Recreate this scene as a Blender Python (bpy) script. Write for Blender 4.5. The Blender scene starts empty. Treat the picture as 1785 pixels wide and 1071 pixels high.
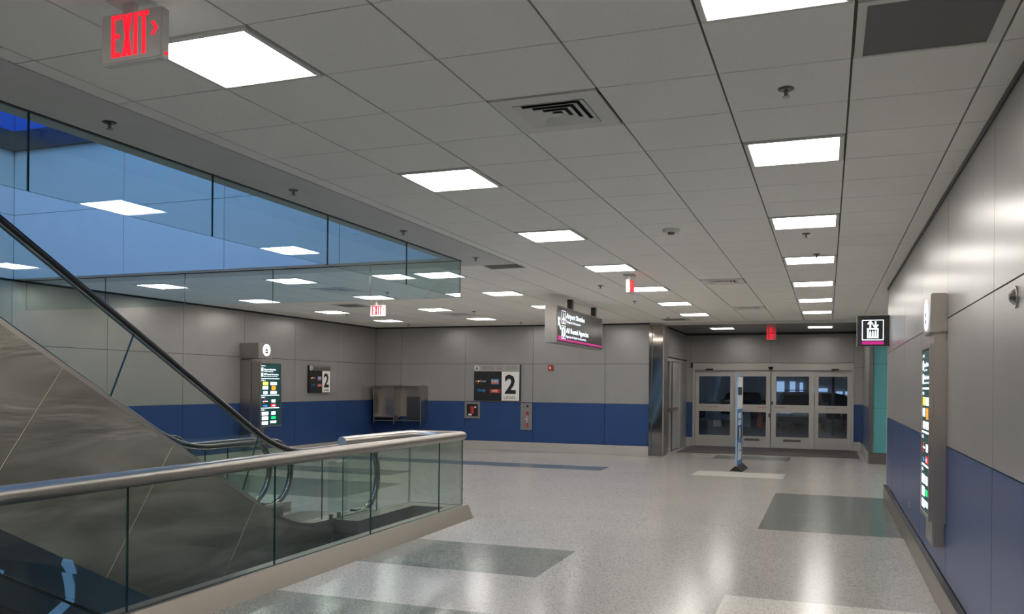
import bpy, bmesh, math, random
from mathutils import Vector, Matrix
C = bpy.context.scene.collection
SC = bpy.context.scene
PI = math.pi
rnd = random.Random(7)

# ------------------------------------------------------------------ camera
HC = 1.655
yaw, roll = math.radians(20.574), math.radians(-0.536)
F = Vector((-math.sin(yaw), math.cos(yaw), 0))
R0 = Vector((math.cos(yaw), math.sin(yaw), 0)); U0 = Vector((0, 0, 1))
Rv = R0*math.cos(roll) - U0*math.sin(roll)
Uv = R0*math.sin(roll) + U0*math.cos(roll)
cd = bpy.data.cameras.new('camera'); cam = bpy.data.objects.new('camera', cd); C.objects.link(cam)
m = Matrix.Identity(4)
for r in range(3):
    m[r][0] = Rv[r]; m[r][1] = Uv[r]; m[r][2] = -F[r]
m[0][3], m[1][3], m[2][3] = 0, 0, HC
cam.matrix_world = m
cd.sensor_fit = 'HORIZONTAL'; cd.sensor_width = 36.0
cd.lens = 1480.2/1785*36
cd.shift_x = (892.5-887.0)/1785; cd.shift_y = (671.7-535.5)/1785
cd.clip_start = 0.05; cd.clip_end = 200
SC.camera = cam

# ------------------------------------------------------------------ world, lights, exposure
W = bpy.data.worlds.new('sky'); SC.world = W; W.use_nodes = True
bg = W.node_tree.nodes['Background']
bg.inputs[0].default_value = (0.25, 0.50, 0.90, 1); bg.inputs[1].default_value = 4.0
PANEL_E = 27.0            # emission of the ceiling panels
pl = bpy.data.lights.new('skylight_portal', 'AREA'); pl.shape = 'RECTANGLE'; pl.size = 7.0; pl.size_y = 13.0
pl.cycles.is_portal = True
po = bpy.data.objects.new('skylight_portal', pl); C.objects.link(po); po.location = (-7.87, 2.9, 8.0)
SC.view_settings.view_transform = 'Standard'; SC.view_settings.look = 'None'
SC.view_settings.exposure = 0.0; SC.view_settings.gamma = 1.0
SC.view_settings.use_curve_mapping = False

# ------------------------------------------------------------------ materials
MATS = {}
def nm(name):
    mt = bpy.data.materials.new(name); mt.use_nodes = True
    nt = mt.node_tree; MATS[name] = mt
    return mt, nt, nt.nodes['Principled BSDF']
def P(name, col, rough=0.5, metal=0.0, spec=0.5, var=0.0, vscale=20, bump=0.0, bscale=200, coords='Object', stretch=None):
    mt, nt, b = nm(name)
    b.inputs['Base Color'].default_value = (*col, 1); b.inputs['Roughness'].default_value = rough
    b.inputs['Metallic'].default_value = metal; b.inputs['Specular IOR Level'].default_value = spec
    tc = nt.nodes.new('ShaderNodeTexCoord'); src = tc.outputs['Object']
    if stretch:
        mp = nt.nodes.new('ShaderNodeMapping'); mp.inputs['Scale'].default_value = stretch
        nt.links.new(src, mp.inputs[0]); src = mp.outputs[0]
    if var > 0:
        n = nt.nodes.new('ShaderNodeTexNoise'); n.inputs['Scale'].default_value = vscale; n.inputs['Detail'].default_value = 4
        nt.links.new(src, n.inputs['Vector'])
        cr = nt.nodes.new('ShaderNodeMapRange'); cr.inputs[1].default_value = .3; cr.inputs[2].default_value = .7
        cr.inputs[3].default_value = 1-var; cr.inputs[4].default_value = 1+var
        nt.links.new(n.outputs[0], cr.inputs[0])
        mx = nt.nodes.new('ShaderNodeVectorMath'); mx.operation = 'SCALE'; mx.inputs[0].default_value = col
        nt.links.new(cr.outputs[0], mx.inputs['Scale']); nt.links.new(mx.outputs[0], b.inputs['Base Color'])
    if bump > 0:
        n2 = nt.nodes.new('ShaderNodeTexNoise'); n2.inputs['Scale'].default_value = bscale; n2.inputs['Detail'].default_value = 3
        nt.links.new(src, n2.inputs['Vector'])
        bp = nt.nodes.new('ShaderNodeBump'); bp.inputs['Strength'].default_value = bump; bp.inputs['Distance'].default_value = .002
        nt.links.new(n2.outputs[0], bp.inputs['Height']); nt.links.new(bp.outputs[0], b.inputs['Normal'])
    return mt
def E(name, col, s):
    mt = bpy.data.materials.new(name); mt.use_nodes = True; nt = mt.node_tree; MATS[name] = mt
    b = nt.nodes['Principled BSDF']; b.inputs['Base Color'].default_value = (*[min(1, c) for c in col], 1)
    b.inputs['Emission Color'].default_value = (*col, 1); b.inputs['Emission Strength'].default_value = s
    return mt
def GLASS(name, tint, base=.04, rough=0.0):
    mt = bpy.data.materials.new(name); mt.use_nodes = True; nt = mt.node_tree; MATS[name] = mt
    nt.nodes.clear()
    o = nt.nodes.new('ShaderNodeOutputMaterial'); mix = nt.nodes.new('ShaderNodeMixShader')
    t = nt.nodes.new('ShaderNodeBsdfTransparent'); g = nt.nodes.new('ShaderNodeBsdfGlossy')
    t.inputs[0].default_value = (*tint, 1); g.inputs['Roughness'].default_value = rough
    lw = nt.nodes.new('ShaderNodeLayerWeight'); lw.inputs[0].default_value = .5
    pw = nt.nodes.new('ShaderNodeMath'); pw.operation = 'POWER'; pw.inputs[1].default_value = 5
    ml = nt.nodes.new('ShaderNodeMath'); ml.operation = 'MULTIPLY_ADD'; ml.inputs[1].default_value = 1-base; ml.inputs[2].default_value = base
    nt.links.new(lw.outputs['Facing'], pw.inputs[0]); nt.links.new(pw.outputs[0], ml.inputs[0])
    nt.links.new(ml.outputs[0], mix.inputs[0]); nt.links.new(t.outputs[0], mix.inputs[1]); nt.links.new(g.outputs[0], mix.inputs[2])
    nt.links.new(mix.outputs[0], o.inputs[0])
    return mt
def TERRAZZO(name, base, dark, light, rough=.19):
    mt, nt, b = nm(name)
    tc = nt.nodes.new('ShaderNodeTexCoord')
    v = nt.nodes.new('ShaderNodeTexVoronoi'); v.inputs['Scale'].default_value = 105
    nt.links.new(tc.outputs['Object'], v.inputs['Vector'])
    sx = nt.nodes.new('ShaderNodeSeparateColor'); nt.links.new(v.outputs['Color'], sx.inputs[0])
    cr = nt.nodes.new('ShaderNodeValToRGB'); cr.color_ramp.interpolation = 'CONSTANT'
    e = cr.color_ramp.elements
    e[0].position = 0; e[0].color = (*dark, 1); e[1].position = .13; e[1].color = (*base, 1)
    q = e.new(.55); q.color = (*[.93*c for c in base], 1); q = e.new(.82); q.color = (*light, 1)
    nt.links.new(sx.outputs[0], cr.inputs[0])
    n = nt.nodes.new('ShaderNodeTexNoise'); n.inputs['Scale'].default_value = .8; n.inputs['Detail'].default_value = 3
    nt.links.new(tc.outputs['Object'], n.inputs['Vector'])
    mr = nt.nodes.new('ShaderNodeMapRange'); mr.inputs[3].default_value = .9; mr.inputs[4].default_value = 1.1
    nt.links.new(n.outputs[0], mr.inputs[0])
    vm = nt.nodes.new('ShaderNodeVectorMath'); vm.operation = 'SCALE'
    nt.links.new(cr.outputs[0], vm.inputs[0]); nt.links.new(mr.outputs[0], vm.inputs['Scale'])
    nt.links.new(vm.outputs[0], b.inputs['Base Color'])
    b.inputs['Roughness'].default_value = rough; b.inputs['Specular IOR Level'].default_value = .33
    return mt
def SWIRL(name):      # brushed metal sheet with soft wavy marks
    mt, nt, b = nm(name)
    tc = nt.nodes.new('ShaderNodeTexCoord'); mp = nt.nodes.new('ShaderNodeMapping')
    mp.inputs['Rotation'].default_value = (math.radians(-12), 0, 0); mp.inputs['Scale'].default_value = (1, .55, 2.4)
    nt.links.new(tc.outputs['Object'], mp.inputs[0])
    n = nt.nodes.new('ShaderNodeTexNoise'); n.inputs['Scale'].default_value = 1.1; n.inputs['Detail'].default_value = 3; n.inputs['Distortion'].default_value = 1.2
    nt.links.new(mp.outputs[0], n.inputs['Vector'])
    cr = nt.nodes.new('ShaderNodeValToRGB'); e = cr.color_ramp.elements
    e[0].position = .3; e[0].color = (.17, .155, .13, 1); e[1].position = .72; e[1].color = (.38, .355, .31, 1)
    nt.links.new(n.outputs[0], cr.inputs[0]); nt.links.new(cr.outputs[0], b.inputs['Base Color'])
    b.inputs['Metallic'].default_value = .75; b.inputs['Roughness'].default_value = .42
    bp = nt.nodes.new('ShaderNodeBump'); bp.inputs['Strength'].default_value = .35; bp.inputs['Distance'].default_value = .05
    nt.links.new(n.outputs[0], bp.inputs['Height']); nt.links.new(bp.outputs[0], b.inputs['Normal'])
    return mt

P('tile', (.90, .885, .84), .9, spec=.2, bump=.25, bscale=350, var=.03, vscale=90)
P('drywall', (.62, .62, .61), .8, spec=.2, var=.02, vscale=4)
P('grid', (.12, .112, .105), .7)
P('well_panel', (.62, .62, .62), .4, spec=.5, var=.02, vscale=3)  # lightened copy of the grey panels; part of the well's daylight is in this colour
P('column_metal', (.30, .265, .235), .07, metal=1)
P('curb_steel', (.30, .27, .24), .35, metal=.9)
P('seam', (.62, .54, .40), .5)
P('grey_panel', (.325, .315, .305), .30, metal=.38, spec=.6, var=.03, vscale=3)
P('blue_panel', (.026, .066, .195), .30, metal=.25, spec=.5, var=.04, vscale=3)
P('sky_blue_panel', (.03, .15, .60), .4)
P('teal_panel', (.10, .34, .36), .25, spec=.5, var=.02)
P('joint', (.03, .03, .03), .8)
P('steel', (.44, .405, .37), .33, metal=1)
P('steel_dark', (.22, .205, .19), .3, metal=1)
P('polished', (.45, .42, .39), .09, metal=1, bump=.10, bscale=3)
P('pol_ceiling', (.16, .15, .145), .12, metal=.9)
P('alu', (.46, .44, .41), .38, metal=.35, spec=.6)
P('alu_trim', (.70, .69, .66), .3, metal=.6)
P('white_paint', (.72, .71, .67), .5)
P('black', (.012, .012, .013), .35)
P('rubber', (.016, .016, .017), .28, spec=.5)
P('black_face', (.016, .017, .018), .25)
P('dark_recess', (.008, .008, .008), .9)
P('white_face', (.72, .71, .68), .4)
P('red', (.45, .02, .02), .4)
P('mat_brown', (.075, .060, .055), .95, bump=.6, bscale=300)
P('concrete', (.36, .375, .39), .9, var=.12, vscale=3)
P('concrete_floor', (.20, .21, .23), .6, var=.12, vscale=2)
P('car_silver', (.42, .43, .45), .25, metal=.6)
P('car_dark', (.02, .022, .028), .15, metal=.3)
P('car_glass', (.006, .008, .012), .05)
P('tyre', (.012, .012, .012), .8)
P('orange', (.75, .12, .03), .5)
P('pale_blue', (.20, .35, .55), .4)
P('print_blue', (.06, .17, .38), .4)
P('print_dark', (.02, .03, .05), .4)
P('led_off', (.6, .6, .6), .4)
P('pierced', (.19, .185, .185), .8, var=.10, vscale=300)
P('level1_wall', (.08, .085, .10), .6)
P('glass_edge', (.010, .045, .038), .25)
SWIRL('swirl')
TERRAZZO('terrazzo', (.36, .34, .315), (.20, .19, .175), (.42, .40, .375))
TERRAZZO('terrazzo_dark', (.135, .150, .135), (.07, .08, .07), (.20, .22, .20))
TERRAZZO('terrazzo_blue', (.10, .135, .155), (.06, .08, .09), (.15, .18, .19))
TERRAZZO('terrazzo_light', (.57, .545, .50), (.38, .36, .33), (.64, .62, .58))
E('panel_light', (1.0, .955, .90), PANEL_E)
E('red_glow', (1.0, .012, .03), 1.15)
E('sign_white', (.80, .90, 1.0), 1.35)
E('sign_pink', (.55, .015, .24), .45)
E('lit_yellow', (1.0, .80, .10), 1.3)
E('lit_orange', (1.0, .30, .02), 1.1)
E('lit_green', (.0, .75, .20), .9)
E('lit_red', (1.0, .03, .05), .9)
E('lit_blue', (.02, .35, .9), 1.0)
E('lit_black', (.0, .05, .05), .25)
E('tube_blue', (.62, .78, 1.0), 210.0)
E('far_window', (.45, .68, 1.0), .8)
E('pale_glow', (.11, .25, .46), .5)  # emissive blue standing in for reflected daylight, not a lamp
GLASS('clear_glass', (.91, .955, .93))
GLASS('baffle_glass', (.88, .95, .93), base=.09)
GLASS('door_glass', (.82, .86, .90), base=.05)

# ------------------------------------------------------------------ mesh helpers
WL = {}      # world location of each parent
class MB:
    def __init__(s, M=None): s.v = []; s.f = []; s.m = []; s.sm = []; s.M = M
    def add(s, vs, fs, mat=0, smooth=False):
        n = len(s.v)
        for p in vs:
            p = Vector(p); s.v.append(s.M @ p if s.M is not None else p)
        for f in fs: s.f.append([n+i for i in f]); s.m.append(mat); s.sm.append(smooth)
        return s
    def box(s, a, b, mat=0):
        x0, x1 = sorted((a[0], b[0])); y0, y1 = sorted((a[1], b[1])); z0, z1 = sorted((a[2], b[2]))
        vs = [(x0,y0,z0),(x1,y0,z0),(x1,y1,z0),(x0,y1,z0),(x0,y0,z1),(x1,y0,z1),(x1,y1,z1),(x0,y1,z1)]
        return s.add(vs, [(0,3,2,1),(4,5,6,7),(0,1,5,4),(1,2,6,5),(2,3,7,6),(3,0,4,7)], mat)
    def cbox(s, a, b, c=.004, mat=0):        # box whose long edges are chamfered
        x0, x1 = sorted((a[0], b[0])); y0, y1 = sorted((a[1], b[1])); z0, z1 = sorted((a[2], b[2]))
        bm = bmesh.new(); bmesh.ops.create_cube(bm, size=1)
        for v in bm.verts:
            v.co = Vector(((x0+x1)/2+v.co.x*(x1-x0), (y0+y1)/2+v.co.y*(y1-y0), (z0+z1)/2+v.co.z*(z1-z0)))
        c = min(c, .45*min(x1-x0, y1-y0, z1-z0))
        bmesh.ops.bevel(bm, geom=bm.edges[:], offset=c, segments=2, affect='EDGES')
        s.bm(bm, mat); return s
    def bm(s, bm, mat=0, smooth=False):
        bm.verts.index_update()
        s.add([v.co.copy() for v in bm.verts], [[v.index for v in f.verts] for f in bm.faces], mat, smooth)
        bm.free(); return s
    def prism(s, poly, d0, d1, axis='x', mat=0, cap=None):   # poly in the plane normal to axis
        n = len(poly)
        def mk(p, d):
            return {'x': (d, p[0], p[1]), 'y': (p[0], d, p[1]), 'z': (p[0], p[1], d)}[axis]
        vs = [mk(p, d0) for p in poly]+[mk(p, d1) for p in poly]
        fs = [(i, (i+1) % n, n+(i+1) % n, n+i) for i in range(n)]
        s.add(vs, fs, mat if cap is None else cap)
        s.add(vs, [list(range(n))[::-1], list(range(n, 2*n))], mat)
        return s
    def cyl(s, p, q, r, n=16, mat=0, r2=None, caps=True, smooth=True):
        p = Vector(p); q = Vector(q); d = (q-p).normalized(); r2 = r if r2 is None else r2
        a = d.orthogonal().normalized(); b = d.cross(a)
        vs = [p+(a*math.cos(2*PI*i/n)+b*math.sin(2*PI*i/n))*r for i in range(n)]
        vs += [q+(a*math.cos(2*PI*i/n)+b*math.sin(2*PI*i/n))*r2 for i in range(n)]
        s.add(vs, [(i, (i+1) % n, n+(i+1) % n, n+i) for i in range(n)], mat, smooth)
        if caps: s.add(vs, [list(range(n))[::-1], list(range(n, 2*n))], mat)
        return s
    def tube(s, pts, r, n=20, mat=0):         # mitred tube through points
        pts = [Vector(p) for p in pts]; rings = []
        t0 = (pts[1]-pts[0]).normalized(); a = t0.orthogonal().normalized()
        vs = []
        for i, p in enumerate(pts):
            if i == 0: t = pts[1]-pts[0]; tn = t.normalized(); nrm = tn
            elif i == len(pts)-1: tn = (pts[i]-pts[i-1]).normalized(); nrm = tn
            else:
                t1 = (pts[i]-pts[i-1]).normalized(); t2 = (pts[i+1]-pts[i]).normalized(); nrm = (t1+t2).normalized(); tn = t1
            if i == 0: ring = [p+(a*math.cos(2*PI*k/n)+tn.cross(a)*math.sin(2*PI*k/n))*r for k in range(n)]
            else: ring = [q+tn*((p-q).dot(nrm)/tn.dot(nrm)) for q in ring]
            vs += ring
        fs = []
        for i in range(len(pts)-1):
            for k in range(n): fs.append((i*n+k, i*n+(k+1) % n, (i+1)*n+(k+1) % n, (i+1)*n+k))
        s.add(vs, fs, mat, True)
        s.add(vs, [list(range(n))[::-1], [len(vs)-n+k for k in range(n)]], mat)
        return s
    def sweep(s, path, w, h, x, mat=0):        # rounded-rect section swept along a (y,z) path in plane x
        prof = [(-w/2, -h*.25), (-w/2+.01, -h/2), (w/2-.01, -h/2), (w/2, -h*.25), (w/2, h*.25), (w/2-.015, h/2), (-w/2+.015, h/2), (-w/2, h*.25)]
        n = len(prof); vs = []
        for i, (y, z) in enumerate(path):
            if i == 0: t = Vector((path[1][0]-y, path[1][1]-z))
            elif i == len(path)-1: t = Vector((y-path[i-1][0], z-path[i-1][1]))
            else: t = Vector((path[i+1][0]-path[i-1][0], path[i+1][1]-path[i-1][1]))
            t.normalize(); nn = Vector((-t.y, t.x))
            for a, b in prof: vs.append((x+a, y+nn.x*b, z+nn.y*b))
        fs = [(i*n+k, i*n+(k+1) % n, (i+1)*n+(k+1) % n, (i+1)*n+k) for i in range(len(path)-1) for k in range(n)]
        s.add(vs, fs, mat, True)
        s.add(vs, [list(range(n)), [len(vs)-1-k for k in range(n)]], mat)
        return s
    def dome(s, c, r, h, down=True, n=16, rings=5, mat=0):
        vs = []; fs = []
        for j in range(rings+1):
            a = PI/2*j/rings
            for k in range(n):
                vs.append((c[0]+r*math.cos(a)*math.cos(2*PI*k/n), c[1]+r*math.cos(a)*math.sin(2*PI*k/n), c[2]+(-h if down else h)*math.sin(a)))
        for j in range(rings):
            for k in range(n): fs.append((j*n+k, j*n+(k+1) % n, (j+1)*n+(k+1) % n, (j+1)*n+k))
        s.add(vs, fs, mat, True); return s
    def build(s, name, mats, parent=None, **kw):
        if isinstance(mats, str): mats = [mats]
        off = WL.get(parent.name, Vector((0, 0, 0))) if parent else Vector((0, 0, 0))
        me = bpy.data.meshes.new(name)
        me.from_pydata([tuple(v-off) for v in s.v], [], s.f)
        me.polygons.foreach_set('material_index', s.m); me.polygons.foreach_set('use_smooth', s.sm)
        for q in mats: me.materials.append(MATS[q])
        bm = bmesh.new(); bm.from_mesh(me); bmesh.ops.recalc_face_normals(bm, faces=bm.faces[:]); bm.to_mesh(me); bm.free()
        me.update()
        o = bpy.data.objects.new(name, me); C.objects.link(o)
        if parent: o.parent = parent
        WL[o.name] = off
        for k, v in kw.items(): o[k] = v
        return o
def thing(name, loc, label=None, cat=None, group=None, kind=None):
    o = bpy.data.objects.new(name, None); C.objects.link(o); o.location = loc; o.empty_display_size = .1
    WL[o.name] = Vector(loc)
    if label: o['label'] = label
    if cat: o['category'] = cat
    if group: o['group'] = group
    if kind: o['kind'] = kind
    return o
def tag(o, label, cat, group=None):
    o['label'] = label; o['category'] = cat
    if group: o['group'] = group
    return o
def copy_tree(src, loc, label, group=None):
    def rec(o, par):
        c = o.copy(); C.objects.link(c)
        if par: c.parent = par
        for ch in kids.get(o.name, []): rec(ch, c)
        return c
    kids = {}
    for o in bpy.data.objects:
        if o.parent: kids.setdefault(o.parent.name, []).append(o)
    r = rec(src, None); r.location = loc; r['label'] = label
    if group: r['group'] = group
    return r
_tc = {}
def text_polys(txt, bold=0.0):
    k = (txt, bold)
    if k in _tc: return _tc[k]
    cu = bpy.data.curves.new('t', 'FONT'); cu.body = txt; cu.size = 1; cu.offset = bold; cu.resolution_u = 2
    o = bpy.data.objects.new('t', cu); C.objects.link(o)
    bpy.context.view_layer.update()
    dg = bpy.context.evaluated_depsgraph_get()
    me = bpy.data.meshes.new_from_object(o.evaluated_get(dg))
    vs = [v.co.copy() for v in me.vertices]; fs = [list(p.vertices) for p in me.polygons]
    bpy.data.objects.remove(o); bpy.data.curves.remove(cu); bpy.data.meshes.remove(me)
    _tc[k] = (vs, fs); return _tc[k]
def put_text(mb, txt, u, v, w=None, h=None, out=.003, mat=0, bold=0.0, slant=0.0):
    """text fitted in a local frame (x right, y up, z out): left-bottom at u,v, width w, cap height h"""
    vs, fs = text_polys(txt, bold)
    x0 = min(p.x for p in vs); x1 = max(p.x for p in vs)
    sy = h/.70; sx = (w/(x1-x0)) if w else sy
    mb.add([(u+(p.x-x0)*sx+slant*p.y*sy, v+p.y*sy, out) for p in vs], fs, mat)
def frame(o, right, up=(0, 0, 1)):
    r = Vector(right).normalized(); u = Vector(up).normalized(); n = r.cross(u)
    M = Matrix.Identity(4)
    for i in range(3): M[i][0] = r[i]; M[i][1] = u[i]; M[i][2] = n[i]; M[i][3] = o[i]
    return M
def disc(mb, cu, cv, r, out, mat, n=24, th=.002):
    mb.cyl((cu, cv, out-th), (cu, cv, out), r, n, mat, smooth=False)

CE = 3.17
XL, XR, YB, YE = -11.40, .842, 20.15, 13.95     # left wall, right wall, back wall, end of right wall
YR = -6.3                                       # rear wall behind the camera
YD = 24.05                                      # wall with the sliding doors
XG = -4.20                                      # glass line of the opening

# ------------------------------------------------------------------ floor
f = MB()
for a, b in (((-4.33, YR, -.5), (6, YD+.3, 0)), ((-4.75, 9.36, -.5), (-4.33, YD+.3, 0)),
             ((XL-.3, 8.05, -.5), (-4.75, YD+.3, 0)), ((XL-.3, YR, -.5), (-8.12, 8.05, 0))):
    f.box(a, b)
floor = f.build('floor', ['terrazzo'], kind='structure')
def inlay(x0, x1, y0, y1, mat):
    MB().box((x0, y0, -.01), (x1, y1, .0012)).build('floor_inlay', [mat], floor)
inlay(-.75, XR-.04, 10.32, 13.95, 'terrazzo_dark')
inlay(-4.13, -2.34, 6.93, 8.18, 'terrazzo_dark')
inlay(-4.13, 0.1, 3.0, 5.70, 'terrazzo_dark')
inlay(-.75, XR-.04, 5.2, 6.93, 'terrazzo_light')
inlay(-10.4, -4.15, 16.17, 16.92, 'terrazzo_blue')
inlay(-2.38, -.74, 16.15, 17.05, 'terrazzo_light')
inlay(-2.5, -.8, 20.1, 21.15, 'terrazzo_dark')
inlay(-10.4, -6.6, 10.6, 12.6, 'terrazzo_dark')
inlay(-10.4, -7.4, 13.6, 14.5, 'terrazzo_dark')
for y in (-2.0,):
    inlay(-4.13, -.9, y, y+2.2, 'terrazzo_dark')

# ------------------------------------------------------------------ ceiling
c = MB()
g = .012
c.box((XG-.15, YR, CE+.012), (6, YD+.2, CE+.35)); c.box((XL-.3, 9.29, CE+.012), (XG-.15, YD+.2, CE+.35))
ceiling = c.build('ceiling', ['grid'], kind='structure')
MB().box((XG-.15, YR, CE-.004), (-3.655, 9.94, CE+.02)).box((XL, 9.28, CE-.004), (XG-.15, 9.94, CE+.02)).build('drywall_border', ['drywall'], ceiling)
GX = [round((.4585+.398*k)*1.515, 4) for k in range(-20, 10)]
GX = [XL] + [x for x in GX if x > XL+.05]
GY = [(1.9591+.4051*k)*1.515 for k in range(-15, 32)]
GY = [YR]+[y for y in GY if YR+.05 < y < YB-.05]+[YB]
EQUIP = {}     # (col x, row y) -> what fills the cell instead of a tile
def cell(x, y):
    i = max(k for k in range(len(GX)) if GX[k] <= x); j = max(k for k in range(len(GY)) if GY[k] <= y)
    return i, j
def rect(x, y):
    i, j = cell(x, y); return GX[i], GX[i+1], GY[j], GY[j+1]
LIGHTS = []
rowY = [-4.3, -1.8, .8, 3.2, 5.7, 8.2, 10.6, 13.1, 15.5, 18.0]
for x in (-.2, -2.6):
    for y in rowY: LIGHTS.append((x, y))
for x in (-5.0, -7.4, -9.9):
    for y in rowY[6:]: LIGHTS.append((x, y))
for y in (15.5, 18.0): LIGHTS.append((2.2, y))
DIFF = [(-1.4, 4.5), (-1.4, 12.5), (-1.4, 16.8), (-7.4, 11.9), (-7.4, 16.8)]
RETN = [(.4, 3.9), (-8.6, 14.3), (-3.2, 19.2)]
for x, y in LIGHTS+DIFF+RETN: EQUIP[cell(x, y)] = 1
single = []; mass = MB(); tile_me = {}
for i in range(len(GX)-1):
    for j in range(len(GY)-1):
        if (i, j) in EQUIP: continue
        x0, x1, y0, y1 = GX[i], GX[i+1], GY[j], GY[j+1]
        if x0 > 3.5: continue
        if y0 < 13.9 and x0 > XR-.02: continue
        if y0 < 13.9: x1 = min(x1, XR)
        if y1 <= 9.94 and x1 < -3.6: continue
        if y0 < 9.94 and x0 < -3.655 < x1: x0 = -3.655
        if x0 < -3.655 and y0 < 9.94 < y1: y0 = 9.94
        a0, a1, b0, b1 = x0+g*.45, x1-g*.45, y0+.0042, y1-.0042
        if a1-a0 < .02 or b1-b0 < .02: continue
        near = 2.2 < y0 < 13.3 and (x0 > -3.7 or y0 > 9.9) and y0*.9 > -x0*1.02 - 0.5
        if near:
            o = MB().box((a0, b0, CE), (a1, b1, CE+.016)).build('ceiling_tile', ['tile'], ceiling)
            single.append(o)
        else: mass.box((a0, b0, CE), (a1, b1, CE+.016))
mass.build('far_ceiling_tiles', ['tile'], ceiling, kind='stuff')

def ceiling_light(x, y, label, group, z=CE, r=None):
    x0, x1, y0, y1 = r or rect(x, y)
    cx, cy = (x0+x1)/2, (y0+y1)/2; hx, hy = (x1-x0)/2-.008, (y1-y0)/2-.006
    t = thing('ceiling_light', (cx, cy, z), label, 'light', group)
    fr = MB(); w = .03
    for a, b in (((cx-hx, cy-hy), (cx+hx, cy-hy+w)), ((cx-hx, cy+hy-w), (cx+hx, cy+hy)), ((cx-hx, cy-hy+w), (cx-hx+w, cy+hy-w)), ((cx+hx-w, cy-hy+w), (cx+hx, cy+hy-w))):
        fr.cbox((a[0], a[1], z-.010), (b[0], b[1], z+.02), .003)
    fr.build('frame', ['white_paint'], t)
    MB().box((cx-hx+w, cy-hy+w, z+.002), (cx+hx-w, cy+hy-w, z+.02)).build('diffuser', ['panel_light'], t)
    return t
ordn = ['first', 'second', 'third', 'fourth', 'fifth', 'sixth', 'seventh', 'eighth']
rows = {-.2: 'in the row nearest the right wall', -2.6: 'in the row right of the escalator opening', -5.0: 'in the row over the shuttle sign',
        -7.4: 'in the middle row beyond the opening', -9.9: 'in the row nearest the left wall'}
proto = None; hw = None
for x, y in LIGHTS:
    x0, x1, y0, y1 = rect(x, y)
    if x == 2.2: lb = 'square light panel in the side lobby, %s of two' % ('nearer' if y < 16 else 'farther'); gr = 'ceiling light panels of the side lobby'
    elif y < 2: lb = 'square light panel behind the viewpoint, %s %s' % (ordn[rowY.index(y)], rows[x]); gr = 'ceiling light panels behind the viewpoint'
    else:
        k = [q for q in rowY if q > 2].index(y) if x in (-.2, -2.6) else rowY[6:].index(y)
        lb = 'square light panel, %s from the front %s' % (ordn[k], rows[x]); gr = 'square light panels in the tiled ceiling'
    if proto is None: proto = ceiling_light(x, y, lb, gr)
    else: copy_tree(proto, ((x0+x1)/2, (y0+y1)/2, CE), lb, gr)

def diffuser(x, y, label):
    x0, x1, y0, y1 = rect(x, y); cx, cy = (x0+x1)/2, (y0+y1)/2; hx, hy = (x1-x0)/2-.008, (y1-y0)/2-.006
    t = thing('air_diffuser', (cx, cy, CE), label, 'vent', 'louvred supply diffusers in the ceiling')
    s = .40/2; pl_ = MB()
    for a, b in (((-hx, -hy), (hx, -s)), ((-hx, s), (hx, hy)), ((-hx, -s), (-s, s)), ((s, -s), (hx, s))):
        pl_.box((cx+a[0], cy+a[1], CE-.008), (cx+b[0], cy+b[1], CE+.004))
    pl_.build('plate', ['white_paint'], t)
    MB().box((cx-s, cy-s, CE+.004), (cx+s, cy+s, CE+.010)).build('duct_throat', ['dark_recess'], t)
    for k in range(4):
        ro = s-.002-.046*k; ri = ro-.033; lo = CE-.0125; hi = CE+.002
        lv = MB()
        for sx, sy in ((1, 0), (-1, 0), (0, 1), (0, -1)):
            if sx: q = [(cx+sx*ro, cy-ro, lo), (cx+sx*ro, cy+ro, lo), (cx+sx*ri, cy+ri, hi), (cx+sx*ri, cy-ri, hi)]
            else: q = [(cx-ro, cy+sy*ro, lo), (cx+ro, cy+sy*ro, lo), (cx+ri, cy+sy*ri, hi), (cx-ri, cy+sy*ri, hi)]
            q2 = [(p[0], p[1], p[2]+.003) for p in q]
            lv.add(q+q2, [(0, 1, 2, 3), (4, 7, 6, 5), (0, 4, 5, 1), (2, 6, 7, 3)])
        lv.build('louvre', ['white_paint'], t)
    MB().box((cx-.026, cy-.026, CE-.014), (cx+.026, cy+.026, CE-.011)).build('centre_plate', ['white_paint'], t)
lbs = ['square louvred air diffuser nearest the camera, left of the right-hand lights', 'louvred air diffuser beyond the smoke detector', 'farthest louvred air diffuser, before the sliding doors',
       'louvred air diffuser beyond the escalator opening, nearer of two', 'louvred air diffuser far back toward the level sign']
for (x, y), lb in zip(DIFF, lbs): diffuser(x, y, lb)
def ret_grille(x, y, label):
    x0, x1, y0, y1 = rect(x, y); t = thing('return_grille', ((x0+x1)/2, (y0+y1)/2, CE), label, 'vent', 'dark return air grilles in the ceiling')
    x0 += .008; x1 -= .008; y0 += .006; y1 -= .006; a = .035; b = .055
    fm = MB()
    for p, q in (((x0, y0), (x1, y0+a)), ((x0, y1-.02), (x1, y1)), ((x0, y0+a), (x0+a, y1-.02)), ((x1-b, y0+a), (x1, y1-.02))):
        fm.box((p[0], p[1], CE-.008), (q[0], q[1], CE+.006))
    fm.build('frame', ['white_paint'], t)
    MB().box((x0+a, y0+a, CE-.003), (x1-b, y1-.02, CE+.004)).build('pierced_plate', ['pierced'], t)
for (x, y), lb in zip(RETN, ['large dark return air grille by the right wall', 'dark return air grille near the left exit sign', 'dark return air grille before the polished corner column']): ret_grille(x, y, lb)

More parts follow.
